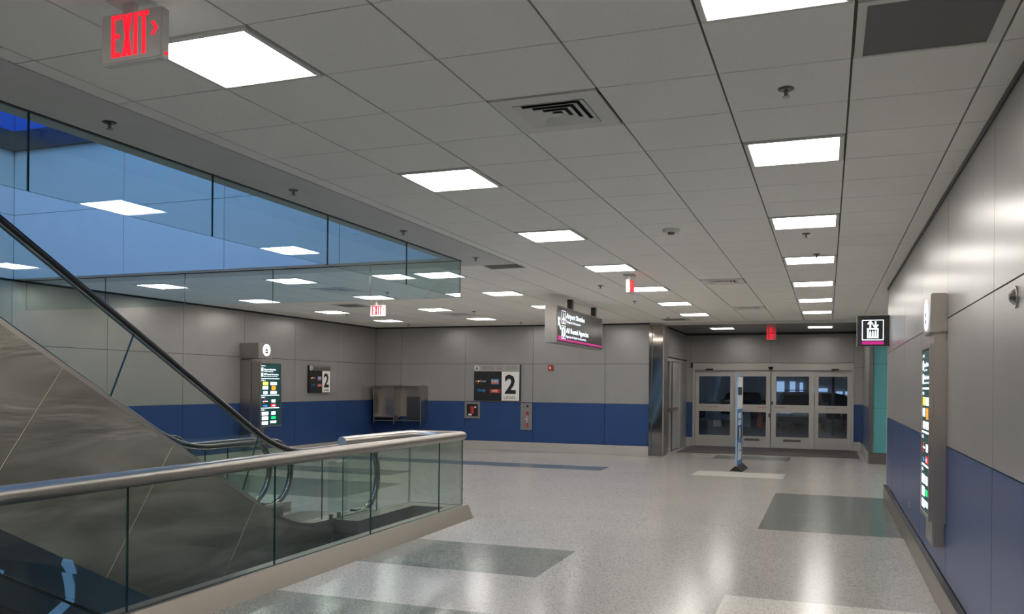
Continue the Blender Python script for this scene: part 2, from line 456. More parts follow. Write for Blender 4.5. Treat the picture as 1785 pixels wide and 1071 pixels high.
def sprinkler(x, y, label, z=CE):
    t = thing('sprinkler', (x, y, z), label, 'sprinkler', 'ceiling sprinkler heads')
    MB().cyl((x, y, z), (x, y, z-.006), .040, 20).cyl((x, y, z-.006), (x, y, z-.010), .034, 20).build('escutcheon', ['steel_dark'], t)
    MB().cyl((x, y, z), (x, y, z-.042), .009, 8).build('stem', ['steel_dark'], t)
    MB().cyl((x, y, z-.042), (x, y, z-.046), .019, 12).build('deflector', ['steel'], t)
for x, y, lb in [(-3.93, 3.81, 'ceiling sprinkler on the plain border, nearest of four along the opening'), (-3.93, 5.63, 'ceiling sprinkler on the plain border, second along the opening'),
                 (-3.93, 7.47, 'ceiling sprinkler on the plain border, third along the opening'), (-3.93, 9.31, 'ceiling sprinkler on the plain border, at the far corner of the opening'),
                 (-.21, 4.51, 'ceiling sprinkler between the two nearest right-hand light panels'), (-.21, 8.81, 'ceiling sprinkler beyond the third right-hand light panel'),
                 (-.13, 10.2, 'small sprinkler just before the fourth right-hand light panel'), (-3.22, 12.46, 'ceiling sprinkler left of the sideways exit sign'), (-3.22, 14.89, 'ceiling sprinkler right of the hanging shuttle sign'),
                 (-6.83, 12.43, 'sprinkler above the far left exit sign, seen under the glass baffle'), (-9.9, 16.2, 'sprinkler near the left wall light row'), (-6.84, 16.13, 'sprinkler near the louvred diffuser before the back wall'),
                 (-6.92, 19.2, 'sprinkler close to the back wall above the level sign'), (-9.99, 19.3, 'sprinkler close to the back wall above the phone enclosure'), (-3.3, 18.7, 'sprinkler over the return grille by the column')]:
    sprinkler(x, y, lb)
sd = thing('smoke_detector', (-1.423, 8.197, CE), 'round white smoke detector on the ceiling between the light rows', 'detector')
MB().cyl((-1.423, 8.197, CE), (-1.423, 8.197, CE-.03), .085, 28, r2=.075).build('base', ['white_paint'], sd)
MB().cyl((-1.423, 8.197, CE-.03), (-1.423, 8.197, CE-.052), .035, 20, r2=.028).build('sensor_head', ['steel_dark'], sd)

# ------------------------------------------------------------------ panelled walls
ZR = [(.228, 1.222, 'blue_panel'), (1.229, 2.186, 'grey_panel'), (2.195, 3.135, 'grey_panel')]
def panel_wall(name, plane, edges, axis, side, rows=ZR, zs=(-.0, CE+.3), ext=(0, 0), back=.2):
    """axis 'y': wall in plane x=plane, panels along y; axis 'x': wall in plane y=plane. side = +-1, way the face looks."""
    w = MB(); e0, e1 = edges[0]-ext[0], edges[-1]+ext[1]; s = side
    if axis == 'y': w.box((plane-s*.02, e0, zs[0]), (plane-s*back, e1, zs[1]))
    else: w.box((e0, plane-s*.02, zs[0]), (e1, plane-s*back, zs[1]))
    wo = w.build(name, ['joint'], kind='structure')
    for z0, z1, mt in rows:
        for k in range(len(edges)-1):
            a, b = edges[k]+.004, edges[k+1]-.004
            q = MB()
            if axis == 'y': q.box((plane, a, z0), (plane-s*.02, b, z1))
            else: q.box((a, plane, z0), (b, plane-s*.02, z1))
            q.build('panel', [mt], wo)
    return wo
def seq(a, b, s, ph):
    r = [a]; v = ph
    while v > a+.2: v -= s
    while v < b-.1:
        if v > a+.1: r.append(v)
        v += s
    return r+[b]
wl = panel_wall('wall_left', XL, seq(YR, YB, 1.8, 9.25), 'y', 1, ext=(.1, .2))
wb = panel_wall('wall_back', YB, seq(XL, -3.98, 1.85, -8.77), 'x', -1, ext=(.2, 0))
wr = panel_wall('wall_right', XR, seq(YR, YE, 1.9, 5.25), 'y', -1, back=.16)
MB().box((XR-.004, YE, 0), (XR+.16, YE+.012, CE)).build('end_trim', ['alu_trim'], wr)
# side lobby behind the right wall, closed so that no sky leaks in
ZT = [(.24, 1.222, 'teal_panel'), (1.228, 2.188, 'teal_panel'), (2.194, 3.135, 'teal_panel')]
panel_wall('wall_lobby_far', 20.28, [.93, 2.4, 3.9, 6.0], 'x', -1, rows=ZT)
panel_wall('wall_lobby_near', 13.80, [1.0, 2.6, 4.2, 6.0], 'x', 1)
panel_wall('wall_lobby_end', 4.6, [13.8, 15.6, 17.4, 19.2, 20.3], 'y', -1)
# recess with the doors
panel_wall('wall_recess_right', .86, [20.55, 22.3, YD], 'y', -1)
wrl = panel_wall('wall_recess_left', -3.70, [20.62, 23.05, YD], 'y', 1, rows=[(2.40, 3.10, 'grey_panel')], zs=(2.37, 3.4))
MB().box((-3.70, 23.05, 0), (-3.9, YD, 2.37)).build('pier', ['grey_panel'], wrl)
MB().box((-3.70, 20.55, 0), (-3.9, 20.66, 2.37)).build('near_pier', ['grey_panel'], wrl)
wd = MB(); wd.box((-4.1, YD+.02, 2.32), (1.2, YD+.25, 3.4)); wd.box((-4.1, YD+.02, 0), (-3.53, YD+.25, 2.32)); wd.box((.645, YD+.02, 0), (1.2, YD+.25, 2.32))
wdo = wd.build('wall_doors', ['joint'], kind='structure')
for a, b, z0, z1, mt in ((-3.70, -3.60, 2.194, 3.1, 'grey_panel'), (-3.594, -1.46, 2.33, 3.1, 'grey_panel'), (-1.454, .645, 2.33, 3.1, 'grey_panel'), (.65, .86, 2.194, 3.1, 'grey_panel'),
                         (-3.70, -3.54, 1.226, 2.188, 'grey_panel'), (-3.70, -3.54, .25, 1.222, 'blue_panel'), (.65, .86, 1.226, 2.188, 'grey_panel'), (.65, .86, .25, 1.222, 'blue_panel')):
    MB().box((a, YD, z0), (b, YD+.03, z1)).build('panel', [mt], wdo)
# rear wall with a window
xw0, xw1, zw0, zw1 = -9.3, -8.15, 1.35, 2.45
wr2 = MB(); wr2.box((XL-.3, YR, -.5), (xw0, YR-.2, 9)).box((xw1, YR, -.5), (6, YR-.2, 9)).box((xw0, YR, -.5), (xw1, YR-.2, zw0)).box((xw0, YR, zw1), (xw1, YR-.2, 9))
wr2.build('wall_rear', ['grey_panel'], kind='structure')
wn = thing('window_1', (-8.7, YR-.1, 1.35), kind='structure')
fm = MB()
for a, b in (((xw0, zw0), (xw1, zw0+.05)), ((xw0, zw1-.05), (xw1, zw1)), ((xw0, zw0), (xw0+.05, zw1)), ((xw1-.05, zw0), (xw1, zw1))):
    fm.box((a[0], YR-.14, a[1]), (b[0], YR-.04, b[1]))
fm.build('window_frame', ['alu'], wn); MB().box((xw0+.05, YR-.1, zw0+.05), (xw1-.05, YR-.09, zw1-.05)).build('pane', ['clear_glass'], wn)
# black reveal under the ceiling, baseboards
trim = MB()
trim.box((XL, 9.3, 3.138), (XL+.012, YB, CE)); trim.box((XL, YB-.012, 3.138), (-3.98, YB, CE)); trim.box((XR-.012, YR, 3.138), (XR, YE, CE))
trim.build('trim_1', ['black'], kind='structure')
def baseb(name, a, b, mat='alu'):
    MB().cbox(a, b, .005).build(name, [mat], kind='structure')
baseb('baseboard_left', (XL, YR, 0), (XL+.035, YB, .222)); baseb('baseboard_back', (XL, YB-.035, 0), (-3.98, YB, .222)); baseb('baseboard_right', (XR-.045, YR, 0), (XR+.02, YE, .205), 'curb_steel'); MB().box((XR-.046, YR, .205), (XR, YE, .213)).build('trim_5', ['black'], kind='structure')
baseb('baseboard_lobby', (.93, 20.24, 0), (4.6, 20.30, .235), 'steel_dark'); baseb('baseboard_recess', (.83, 20.5, 0), (.88, YD, .215))
baseb('baseboard_doors', (-3.70, YD-.02, 0), (-3.54, YD+.02, .245)); baseb('baseboard_doors', (.65, YD-.02, 0), (.83, YD+.02, .245))
# vestibule ceiling: fascia and dark polished soffit
v = MB(); v.box((-3.98, YB, 3.112), (1.2, YB+.10, 3.6)); v.build('trim_2', ['drywall'], kind='structure')
v = MB(); v.box((-4.1, YB+.10, 3.12), (1.2, YD+.02, 3.4)); v.build('ceiling_vestibule', ['pol_ceiling'], kind='structure')
MB().box((-3.7, YD-.012, 3.085), (.86, YD, 3.12)).build('trim_3', ['black'], kind='structure')
for cx, lb in ((-2.46, 'ceiling light panel in the dark soffit, left of the door exit sign'), (-.18, 'ceiling light panel in the dark soffit, right of the door exit sign')):
    ceiling_light(0, 0, lb, 'light panels in the vestibule soffit', 3.112, (cx-.3, cx+.3, 21.3, 21.9))
# corner columns
col = thing('corner_column', (-3.84, 20.35, 0), 'polished stainless corner column between the back wall and the door recess', 'column')
MB().box((-3.985, 20.10, 0), (-3.925, 20.6, 3.12)).build('side_fin', ['column_metal'], col)
MB().box((-3.925, 20.13, 0), (-3.905, 20.6, 3.12)).build('groove', ['steel_dark'], col)
MB().box((-3.905, 20.10, 0), (-3.66, 20.6, 3.12)).build('face_plate', ['column_metal'], col)
MB().box((-3.66, 20.13, 0), (-3.63, 20.6, 3.12)).build('rear_fin', ['steel'], col)
co2 = thing('trim_column', (.895, 20.35, 0), 'slim steel trim column left of the teal panels', 'column')
MB().cbox((.862, 20.2, 0), (.93, 20.6, 3.12), .01).build('post', ['steel_dark'], co2)
MB().box((.855, 20.19, 0), (.935, 20.62, .235)).build('foot', ['steel_dark'], co2)

# ------------------------------------------------------------------ well of the escalators
ZW = [(3.17, 4.118, 'well_panel'), (4.124, 5.07, 'well_panel'), (5.36, 6.6, 'sky_blue_panel'), (6.606, 8.0, 'sky_blue_panel')]
ww = panel_wall('wall_well_far', 9.27, [XL, -9.29, -7.56, -5.78, -4.35], 'x', -1, rows=ZW, zs=(3.17, 8.0), ext=(.3, .1), back=.3)
wl2 = panel_wall('wall_well_left', XL, seq(YR, 9.27, 1.8, 9.25), 'y', 1, rows=ZW, zs=(3.17, 8.0), ext=(.1, .3), back=.3)
MB().box((XG-.15, YR, CE+.02), (XG+.1, 9.4, 8)).build('wall_well_right', ['grey_panel'], kind='structure')
MB().box((XL, 9.21, 5.075), (-4.35, 9.27, 5.355)).box((XL, YR, 5.075), (XL+.06, 9.21, 5.355)).build('trim_4', ['steel_dark'], kind='structure')
MB().box((XL, YR, CE), (-4.36, -3.75, 5.0)).build('floor_upper', ['drywall'], kind='structure')
MB().box((XL-.3, -4.1, 8.0), (-4.1, YR-.2, 8.3)).build('ceiling_upper', ['drywall'], kind='structure')
sk = thing('skylight', (-7.87, 2.6, 8.0), 'dark framed skylight high above the escalator well', 'skylight')
for x in (-11.3, -9.6, -7.87, -6.15, -4.45): MB().box((x-.04, -4, 8.0), (x+.04, 9.2, 8.12)).build('rafter', ['steel_dark'], sk)
for y in (-3.8, -.6, 2.7, 6.0, 9.15): MB().box((XL, y-.04, 8.0), (-4.35, y+.04, 8.10)).build('crossbar', ['steel_dark'], sk)

# glass smoke baffle hanging around the opening
bf = thing('glass_baffle', (XG, 9.47, CE), 'clear glass smoke baffle hanging from the ceiling around the escalator opening', 'glass baffle')
ys = [-1.05, .47, 1.99, 3.5, 5.02, 6.54, 8.06, 9.475]
def pane(a, b, name, par, mt='clear_glass'):
    """thin glass box: large faces glass, narrow faces dark edge"""
    x0, x1 = sorted((a[0], b[0])); y0, y1 = sorted((a[1], b[1])); z0, z1 = sorted((a[2], b[2]))
    q = MB(); vs = [(x0,y0,z0),(x1,y0,z0),(x1,y1,z0),(x0,y1,z0),(x0,y0,z1),(x1,y0,z1),(x1,y1,z1),(x0,y1,z1)]
    thin_x = (x1-x0) < (y1-y0)
    big = [(1,2,6,5),(3,0,4,7)] if thin_x else [(0,1,5,4),(2,3,7,6)]
    oth = ([(0,1,5,4),(2,3,7,6)] if thin_x else [(1,2,6,5),(3,0,4,7)])+[(0,3,2,1),(4,5,6,7)]
    q.add(vs, big, 0); q.add(vs, oth, 1)
    return q.build(name, [mt, 'glass_edge'], par)
for k in range(len(ys)-1):
    pane((XG-.005, ys[k]+.004, 2.715), (XG+.005, ys[k+1]-.004, CE-.01), 'glass_pane', bf, 'baffle_glass')
xs = [XL+.02, -9.82, -8.38, -6.92, -5.45, XG-.01]
for k in range(len(xs)-1):
    pane((xs[k]+.003, 9.465, 2.715), (xs[k+1]-.003, 9.475, CE-.01), 'glass_pane', bf, 'baffle_glass')
MB().box((XG-.012, -1.05, CE-.012), (XG+.012, 9.482, CE-.003)).box((XL, 9.458, CE-.012), (XG, 9.482, CE-.003)).build('top_channel', ['black'], bf)

# ------------------------------------------------------------------ glass balustrade round the floor opening
bl = thing('glass_balustrade', (-4.22, 9.6, 0), 'glass guard rail with a thick stainless tube handrail beside the escalator', 'railing')
zt = 1.02; rt = .055
MB().tube([(-4.25, -3.0, zt), (-4.25, 9.65, zt), (-4.95, 9.65, zt), (-4.95, 8.03, zt)], rt, 28).build('tube_handrail', ['steel'], bl)
ec = MB().cyl((-4.95, 8.028, zt), (-4.95, 8.022, zt), rt*.97, 28).build('end_cap', ['alu_trim'], bl)
gys = [-2.85, -1.28, .28, 1.42, 2.70, 4.27, 5.83, 7.39, 8.97, 9.645]
gys = [-3.55+.0, -1.99, -.43, 1.14, 2.70, 4.27, 5.83, 7.39, 8.97, 9.645]
for k in range(len(gys)-1): pane((-4.229, gys[k]+.004, .12), (-4.217, gys[k+1]-.004, zt-.03), 'glass_pane', bl)
pane((-4.94, 9.629, .12), (-4.236, 9.641, zt-.03), 'glass_pane', bl)
pane((-4.956, 8.055, .12), (-4.944, 8.80, zt-.03), 'glass_pane', bl)
pane((-4.956, 8.808, .12), (-4.944, 9.625, zt-.03), 'glass_pane', bl)
# curb: battered outside, flat top
cb = MB()
cb.prism([(-4.33, -.02), (-4.10, 0), (-4.175, .165), (-4.33, .165)], -3.6, 9.72, 'y')
cb.build('near_curb', ['curb_steel'], bl)
cb = MB(); cb.prism([(9.36, -.02), (9.78, 0), (9.705, .165), (9.36, .165)], -5.06, -4.335, 'x'); cb.build('end_curb', ['curb_steel'], bl)
cb = MB(); cb.box((-5.06, 8.05, -.5), (-4.75, 9.355, .165)); cb.build('return_curb', ['steel_dark'], bl)
sl = MB(); sl.box((-4.236, -3.5, .165), (-4.210, 9.65, .169)).box((-4.95, 9.622, .165), (-4.236, 9.648, .169)); sl.build('glazing_gasket', ['black'], bl)
# small clear guard fixed between the rail return and the newel, with two clamps
# ------------------------------------------------------------------ escalators
def bez(p0, p1, p2, n=8):
    return [((1-t)**2*p0[0]+2*t*(1-t)*p1[0]+t*t*p2[0], (1-t)**2*p0[1]+2*t*(1-t)*p1[1]+t*t*p2[1]) for t in [i/n for i in range(n+1)]]
TAN = .567
def zdl(y): return .953+TAN*(6.0-y)
YT = 6.0-(5.17-.953)/TAN           # where the incline meets the upper landing
DECK = [(-3.6, 5.17), (YT-.4, 5.17)]+bez((YT-.4, 5.17), (YT, 5.17), (YT+.45, zdl(YT+.45)))[1:]
DECK += [(y, zdl(y)) for y in (0, 2, 4, 6)]+bez((6.95, zdl(6.95)), (7.38, .17), (7.85, .17))+[(8.90, .17)]
def interp(path, y):
    for (a, b), (c, d) in zip(path, path[1:]):
        if a <= y <= c: return b+(d-b)*(y-a)/(c-a) if c > a else b
    return path[-1][1]
HT = 2.003-.950+0
def zhl(y): return 2.003+TAN*(5.36-y)
YH = 5.36-(.945-2.003)/TAN
YHT = 5.36-(5.95-2.003)/TAN
HAND = [(-3.6, 5.95), (YHT-.5, 5.95)]+bez((YHT-.5, 5.95), (YHT, 5.95), (YHT+.5, zhl(YHT+.5)))[1:]
HAND += [(y, zhl(y)) for y in (0, 2, 4, 6)]+bez((YH-.42, zhl(YH-.42)), (YH, .945), (YH+.45, .945))
ncy, ncz, nr = 8.78, .54, .405
NEWEL = [(ncy+nr*math.sin(a), ncz+nr*math.cos(a)) for a in [PI*k/14*0.93 for k in range(15)]]
def bottom(y): return max(zdl(y)-1.38, -.98)
def escalator(x0, label, side):
    """x0: plane of the near glass; the machine extends to x0-1.17"""
    x1 = x0-1.26
    t = thing('escalator', (x0-.55, 8.0, 0), label, 'escalator', 'pair of parallel escalators')
    for k, x in enumerate((x0, x1)):
        s = 1 if k == 0 else -1
        hp = HAND+[(ncy-.02, .945)]+NEWEL+[(8.62, .17)]
        MB().sweep(hp, .078, .045, x).build('handrail', ['rubber'], t)
        inner = [(y, z-.03) for y, z in HAND]+[(ncy, .915)]+[(ncy+(nr-.03)*math.sin(a), ncz+(nr-.03)*math.cos(a)) for a in [PI*q/14*0.93 for q in range(15)]]+[(8.66, .16)]
        MB().sweep(inner, .045, .012, x).build('handrail_guide', ['polished'], t)
        # deck cover strips either side of the glass
        for a, b in ((x+s*.008, x+s*.08), (x-s*.008, x-s*.10)):
            d = MB(); n = len(DECK)
            vs = [(xx, y, z+dz) for dz in (0, -.04) for xx in (a, b) for y, z in DECK]
            fs = []
            for i in range(n-1):
                fs += [(i, i+1, n+i+1, n+i), (2*n+i, 3*n+i, 3*n+i+1, 2*n+i+1), (i, 2*n+i, 2*n+i+1, i+1), (n+i, n+i+1, 3*n+i+1, 3*n+i)]
            fs += [(0, n, 3*n, 2*n), (n-1, 3*n-1, 4*n-1, 2*n-1)]
            d.add(vs, fs); d.build('deck_cover', ['steel'], t)
        # skirt facing the steps
        d = MB(); n = len(DECK); xa = x-s*.10
        vs = [(xx, y, z-dz) for xx in (xa, xa+s*.01) for dz in (.04, .42) for y, z in DECK]
        fs = []
        for i in range(n-1): fs += [(i, i+1, n+i+1, n+i), (2*n+i, 3*n+i, 3*n+i+1, 2*n+i+1)]
        d.add(vs, fs); d.build('skirt', ['steel_dark'], t)
        # glass panes cut square to the incline
        cuts = [-1.35+1.59*q for q in range(6)]+[7.97]
        OFF = .25
        path = [(-3.5, 5.92)]+[(y, z-.035) for y, z in HAND[1:]]
        for q in range(len(cuts)):
            a = cuts[q]+.003; b = cuts[q+1]-.003 if q+1 < len(cuts) else None
            bot = [(a, interp(DECK, a)-.03)]
            end = b if b is not None else 8.62
            bot += [(y, z-.03) for y, z in DECK if a < y < end]+[(end, interp(DECK, end)-.03)]
            oa = OFF if a < 7 else 0.0
            ob = OFF if (b is not None and b < 7) else 0.0
            ta = a+oa
            if b is not None:
                tb = b+ob
                top = [(tb, interp(path, tb))]+[(y, z) for y, z in path[::-1] if ta < y < tb]+[(ta, interp(path, ta))]
            else:
                arc = [(ncy+(nr-.045)*math.sin(u), ncz+(nr-.045)*math.cos(u)) for u in [PI*w_/12*.9 for w_ in range(13)]]
                top = arc[::-1]+[(ta, interp(path, ta) if ta < path[-1][0] else .905)]
            poly = bot+top
            m_ = MB(); nn = len(poly)
            vs = [(x+.006, y, z) for y, z in poly]+[(x-.006, y, z) for y, z in poly]
            m_.add(vs, [list(range(nn)), list(range(nn, 2*nn))[::-1]], 0)
            m_.add(vs, [(i, (i+1) % nn, nn+(i+1) % nn, nn+i) for i in range(nn)], 1)
            m_.build('glass_pane', ['clear_glass', 'glass_edge'], t)
    # outer cladding sheets with joints square to the incline
    xs_, xf = x0+.08, x1-.08
    cl = [-4.19+1.09*q for q in range(11)]+[9.3]
    cl = [c_ for c_ in cl if c_ > -3.2]
    for sidex, th in ((xs_, -.02), (xf, .02)):
        for q in range(len(cl)-1):
            a, b = cl[q]+.004, cl[q+1]-.004
            top = [(a, interp(DECK, a)-.04)]+[(y, z-.04) for y, z in DECK if a < y < b]+[(b, interp(DECK, b)-.04)]
            fa = a-.68 if YT+.4 < a < 7 else a
            fb = b-.68 if YT+.4 < b < 7 else b
            za = max(interp(DECK, max(fa, -3.6))-1.38, -.98) if fa > -3.2 else 3.8
            zb = max(interp(DECK, min(fb, 8.9))-1.38, -.98)
            bot = [(fb, zb)]
            kn = 6.0-(-.98+1.38-.953)/TAN
            if fa < kn < fb: bot.append((kn, -.98))
            bot.append((fa, za))
            MB().prism(top+bot, sidex, sidex+th, 'x').build('cladding_panel', ['swirl' if side == 1 else 'dark_clad'], t)
            if side == 1 and th < 0 and fb < b-.1:
                zz = interp(DECK, b)-.04
                MB().prism([(b-.004, zz), (b+.008, zz), (fb+.008, zb), (fb-.004, zb)], sidex-.012, sidex-.0005, 'x').build('seam_strip', ['seam'], t)
    # soffit under the truss
    so = [(-3.2, 3.79), (YT, 3.79-.02)]+[(2, zdl(2)-1.38), (5.5, zdl(5.5)-1.38), (6.95, -.98), (9.3, -.98)]
    m_ = MB(); n = len(so)
    vs = [(xx, y, z+dz) for dz in (0, .04) for xx in (xs_-.02, xf+.02) for y, z in so]
    fs = []
    for i in range(n-1): fs += [(i, i+1, n+i+1, n+i), (2*n+i, 3*n+i, 3*n+i+1, 2*n+i+1)]
    m_.add(vs, fs); m_.build('truss_soffit', ['dark_clad'], t)
    # steps
    first = None
    for k in range(22):
        y = 7.35-.40*k; z = .227*k+.005
        if first is None:
            q = MB(); q.box((x0-.115, y-.40, z-.03), (x1+.115, y, z)); q.box((x0-.115, y-.012, z-.24), (x1+.115, y, z-.03))
            for r_ in range(24):
                xx = x0-.14-r_*.0425; q.box((xx-.006, y-.39, z), (xx, y, z+.008), 1)
            q.box((x0-.115, y-.018, z+.0005), (x1+.115, y-.002, z+.009), 2)
            first = q.build('step', ['steel_dark', 'steel', 'lit_yellow'], t); MATS_step = first
        else:
            s_ = first.copy(); C.objects.link(s_); s_.location = (0, -.40*k, .227*k)
    MB().box((x0-.11, 7.36, -.02), (x1+.11, 7.75, .012)).build('comb_plate', ['steel'], t)
    MB().box((x0-.11, 7.76, -.02), (x1+.11, 9.35, .010)).build('landing_plate', ['steel_dark'], t)
    return t
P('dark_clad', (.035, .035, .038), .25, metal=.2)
P('step_mark', (.7, .55, .05), .5)
es1 = escalator(-5.16, 'nearer of two escalators, climbing left, black handrail above grey metal cladding', 1)
es2 = escalator(-6.74, 'farther of two escalators, mostly hidden behind the grey cladding of the near one', 2)
for e_ in bpy.data.objects:
    if e_.name.startswith('step') and e_.type == 'MESH' and len(e_.data.materials) > 2: e_.data.materials[2] = MATS['step_mark']
REFLECTION_SHAPES = [(es1, [(-6.355, 5.735, -.289), (-6.38, 5.836, -.346), (-6.48, 5.91, -.388), (-6.48, 5.823, -.339)]),
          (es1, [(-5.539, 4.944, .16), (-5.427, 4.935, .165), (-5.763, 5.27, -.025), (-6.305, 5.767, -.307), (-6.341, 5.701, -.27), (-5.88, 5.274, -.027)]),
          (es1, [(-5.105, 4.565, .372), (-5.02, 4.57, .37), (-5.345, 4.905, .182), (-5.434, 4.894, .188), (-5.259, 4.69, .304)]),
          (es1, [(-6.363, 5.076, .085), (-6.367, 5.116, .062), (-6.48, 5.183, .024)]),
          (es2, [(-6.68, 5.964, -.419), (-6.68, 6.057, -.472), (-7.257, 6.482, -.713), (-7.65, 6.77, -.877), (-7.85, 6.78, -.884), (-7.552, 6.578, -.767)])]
for own, pts_ in REFLECTION_SHAPES:  # glowing shapes paint a blue reflection onto the soffits; no lamps there
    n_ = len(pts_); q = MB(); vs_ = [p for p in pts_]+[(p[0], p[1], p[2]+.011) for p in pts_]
    q.add(vs_, [list(range(n_)), list(range(n_, 2*n_))[::-1]]+[(k, (k+1) % n_, n_+(k+1) % n_, n_+k) for k in range(n_)]); q.build('painted_reflection', ['pale_glow'], own)
MB().box((-5.085, 7.97, .172), (-5.075, 8.36, .80)).build('glass_guard', ['clear_glass'], es1)
MB().box((-5.10, 8.10, .775), (-5.06, 8.33, .795)).build('top_clip', ['alu_trim'], es1)
for y in (8.03, 8.19): MB().cyl((-5.08, y, .17), (-5.08, y, .225), .022, 14).build('clamp', ['steel'], es1)

# level below, seen through the opening
lo = MB(); lo.box((-14, YR, -5.2), (3, 14, -5.0)); lo.build('floor_lower', ['terrazzo_dark'], kind='structure')
lw = MB(); lw.box((-14.2, YR, -5), (-14, 14, -.5)).box((-14, 13.8, -5), (3, 14, -.5)).box((3, YR, -5), (3.2, 14, -.5)).box((-14, YR-.2, -5), (3, YR, -.5)); lw.build('wall_lower', ['level1_wall'], kind='structure')
wn2 = thing('added_glow_frame', (-13.9, 12.5, -3), kind='structure')  # made-up glowing frame on the lower wall, no real window known there
def slab(name, pts, x=-13.9, mat='pale_glow'):
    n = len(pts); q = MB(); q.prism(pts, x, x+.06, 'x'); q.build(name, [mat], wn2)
slab('sloping_glow_bar', [(12.55, -2.6), (12.71, -2.7), (12.06, -3.09), (11.81, -3.02)])
slab('glow_bar', [(12.41, -2.1), (12.64, -2.16), (12.71, -2.67), (12.5, -2.56)])
slab('upper_glow_bar', [(12.37, -1.73), (12.61, -1.81), (12.76, -2.18), (12.52, -2.1)])
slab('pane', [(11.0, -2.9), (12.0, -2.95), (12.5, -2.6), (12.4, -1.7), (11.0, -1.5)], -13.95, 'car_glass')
# ------------------------------------------------------------------ sliding doors
d1 = thing('door_1', (-1.44, YD, 0), kind='structure')
q = MB(); q.box((-3.53, YD-.03, 0), (-3.47, YD+.12, 2.32)).box((.585, YD-.03, 0), (.645, YD+.12, 2.32)).box((-3.47, YD-.03, 2.295), (.585, YD+.12, 2.32))
q.build('door_frame', ['alu'], d1)
MB().cbox((-3.47, YD-.10, 2.12), (.585, YD+.10, 2.29), .012).build('header', ['alu'], d1)
leafs = [(-3.47, -2.40, .04, -3.13, '-2.86'), (-2.40, -1.447, 0, -1.81, ''), (-1.433, -.33, 0, -1.34, ''), (-.33, .585, .04, -.06, '')]
for k, (a, b, dy, tx, _) in enumerate(leafs):
    y0 = YD+dy; y1 = y0+.045; q = MB()
    sa, sb = (.12, .12) if k in (0, 3) else (.13, .12)
    ga, gb = [(-3.362, -2.515), (-2.27, -1.562), (-1.302, -.462), (-.225, .49)][k]
    for zz in ((.02, .32), (.985, 1.185), (1.955, 2.11)): q.box((ga, y0, zz[0]), (gb, y1, zz[1]))
    q.box((a+.004, y0, .02), (ga, y1, 2.11)).box((gb, y0, .02), (b-.004, y1, 2.11))
    lf = q.build('door_leaf', ['alu'], d1)
    pane((ga, y0+.018, .32), (gb, y0+.026, .985), 'pane', lf, 'door_glass')
    pane((ga, y0+.018, 1.185), (gb, y0+.026, 1.955), 'pane', lf, 'door_glass')
    q = MB(frame((tx, y0-.001, 1.095), (1, 0, 0))); put_text(q, 'CAUTION AUTOMATIC', 0, 0, w=.28, h=.035, mat=0, bold=.01); q.build('lettering', ['red'], lf)
    if k in (1, 2):
        x_ = -2.12 if k == 1 else -1.10; L = .40 if k == 1 else .44
        q = MB(frame((x_, y0-.001, .205), (1, 0, 0))); q.box((-.01, -.015, .0), (L, .055, .002), 0); q.build('kick_label', ['steel_dark'], lf)
        q = MB(frame((x_, y0-.004, .212), (1, 0, 0))); put_text(q, 'EMERGENCY EXIT', .01, 0, w=L-.03, h=.03, bold=.02); q.build('lettering', ['black'], lf)
        q = MB(); xx = b-.03 if k == 1 else a+.03; zc = .90 if k == 1 else 1.23
        q.cbox((xx-.018, y0-.03, zc-.05), (xx+.018, y0, zc+.05), .005); q.build('lock', ['black'], lf)
for a, b in ((-3.17, -2.96), (.09, .28)): MB().cbox((a, YD-.135, 2.115), (b, YD-.10, 2.165), .01).build('motion_sensor', ['black'], d1)
q = MB(); q.dome((-1.44, YD-.12, 2.20), .065, .07); q.cyl((-1.44, YD-.12, 2.20), (-1.44, YD-.12, 2.215), .065, 20); q.build('dome_sensor', ['black'], d1)
mt_ = MB().cbox((-3.56, 21.6, .0), (.72, YD-.05, .012), .004).build('floor_mat', ['mat_brown']); tag(mt_, 'long dark brown entrance mat before the sliding doors', 'mat')
# side door in the left recess wall
d2 = thing('door_2', (-3.75, 21.8, 0), kind='structure')
q = MB(); q.box((-3.72, 20.66, 2.30), (-3.80, 23.05, 2.37)).box((-3.72, 20.66, 0), (-3.80, 20.74, 2.30)).box((-3.72, 22.97, 0), (-3.80, 23.05, 2.30)).box((-3.72, 21.55, 0), (-3.80, 21.66, 2.30)); q.build('door_frame', ['alu'], d2)
pane((-3.765, 20.74, .12), (-3.757, 21.55, 2.30), 'pane', d2, 'door_glass')
MB().box((-3.75, 20.74, .02), (-3.78, 21.55, .12)).build('bottom_rail', ['alu'], d2)
MB().box((-3.735, 21.97, .02), (-3.775, 22.97, 2.29)).build('door_leaf', ['alu'], d2)
MB().box((-3.74, 21.66, .02), (-3.80, 21.97, 2.29)).build('side_gap', ['black'], d2)
MB().cbox((-3.62, 20.75, 1.05), (-3.66, 22.2, 1.12), .01).box((-3.66, 20.95, 1.06), (-3.75, 21.0, 1.11)).box((-3.66, 22.05, 1.06), (-3.75, 22.1, 1.11)).build('push_bar', ['steel_dark'], d2)
MB().box((-6.5, 20.3, -.1), (-3.86, 24.2, 0)).box((-6.5, 20.35, 0), (-6.4, 24.2, 3)).box((-6.5, 20.3, 3), (-3.9, 24.2, 3.1)).box((-6.5, 24.1, 0), (-3.9, 24.2, 3)).build('room_side', ['grey_panel'], kind='structure')

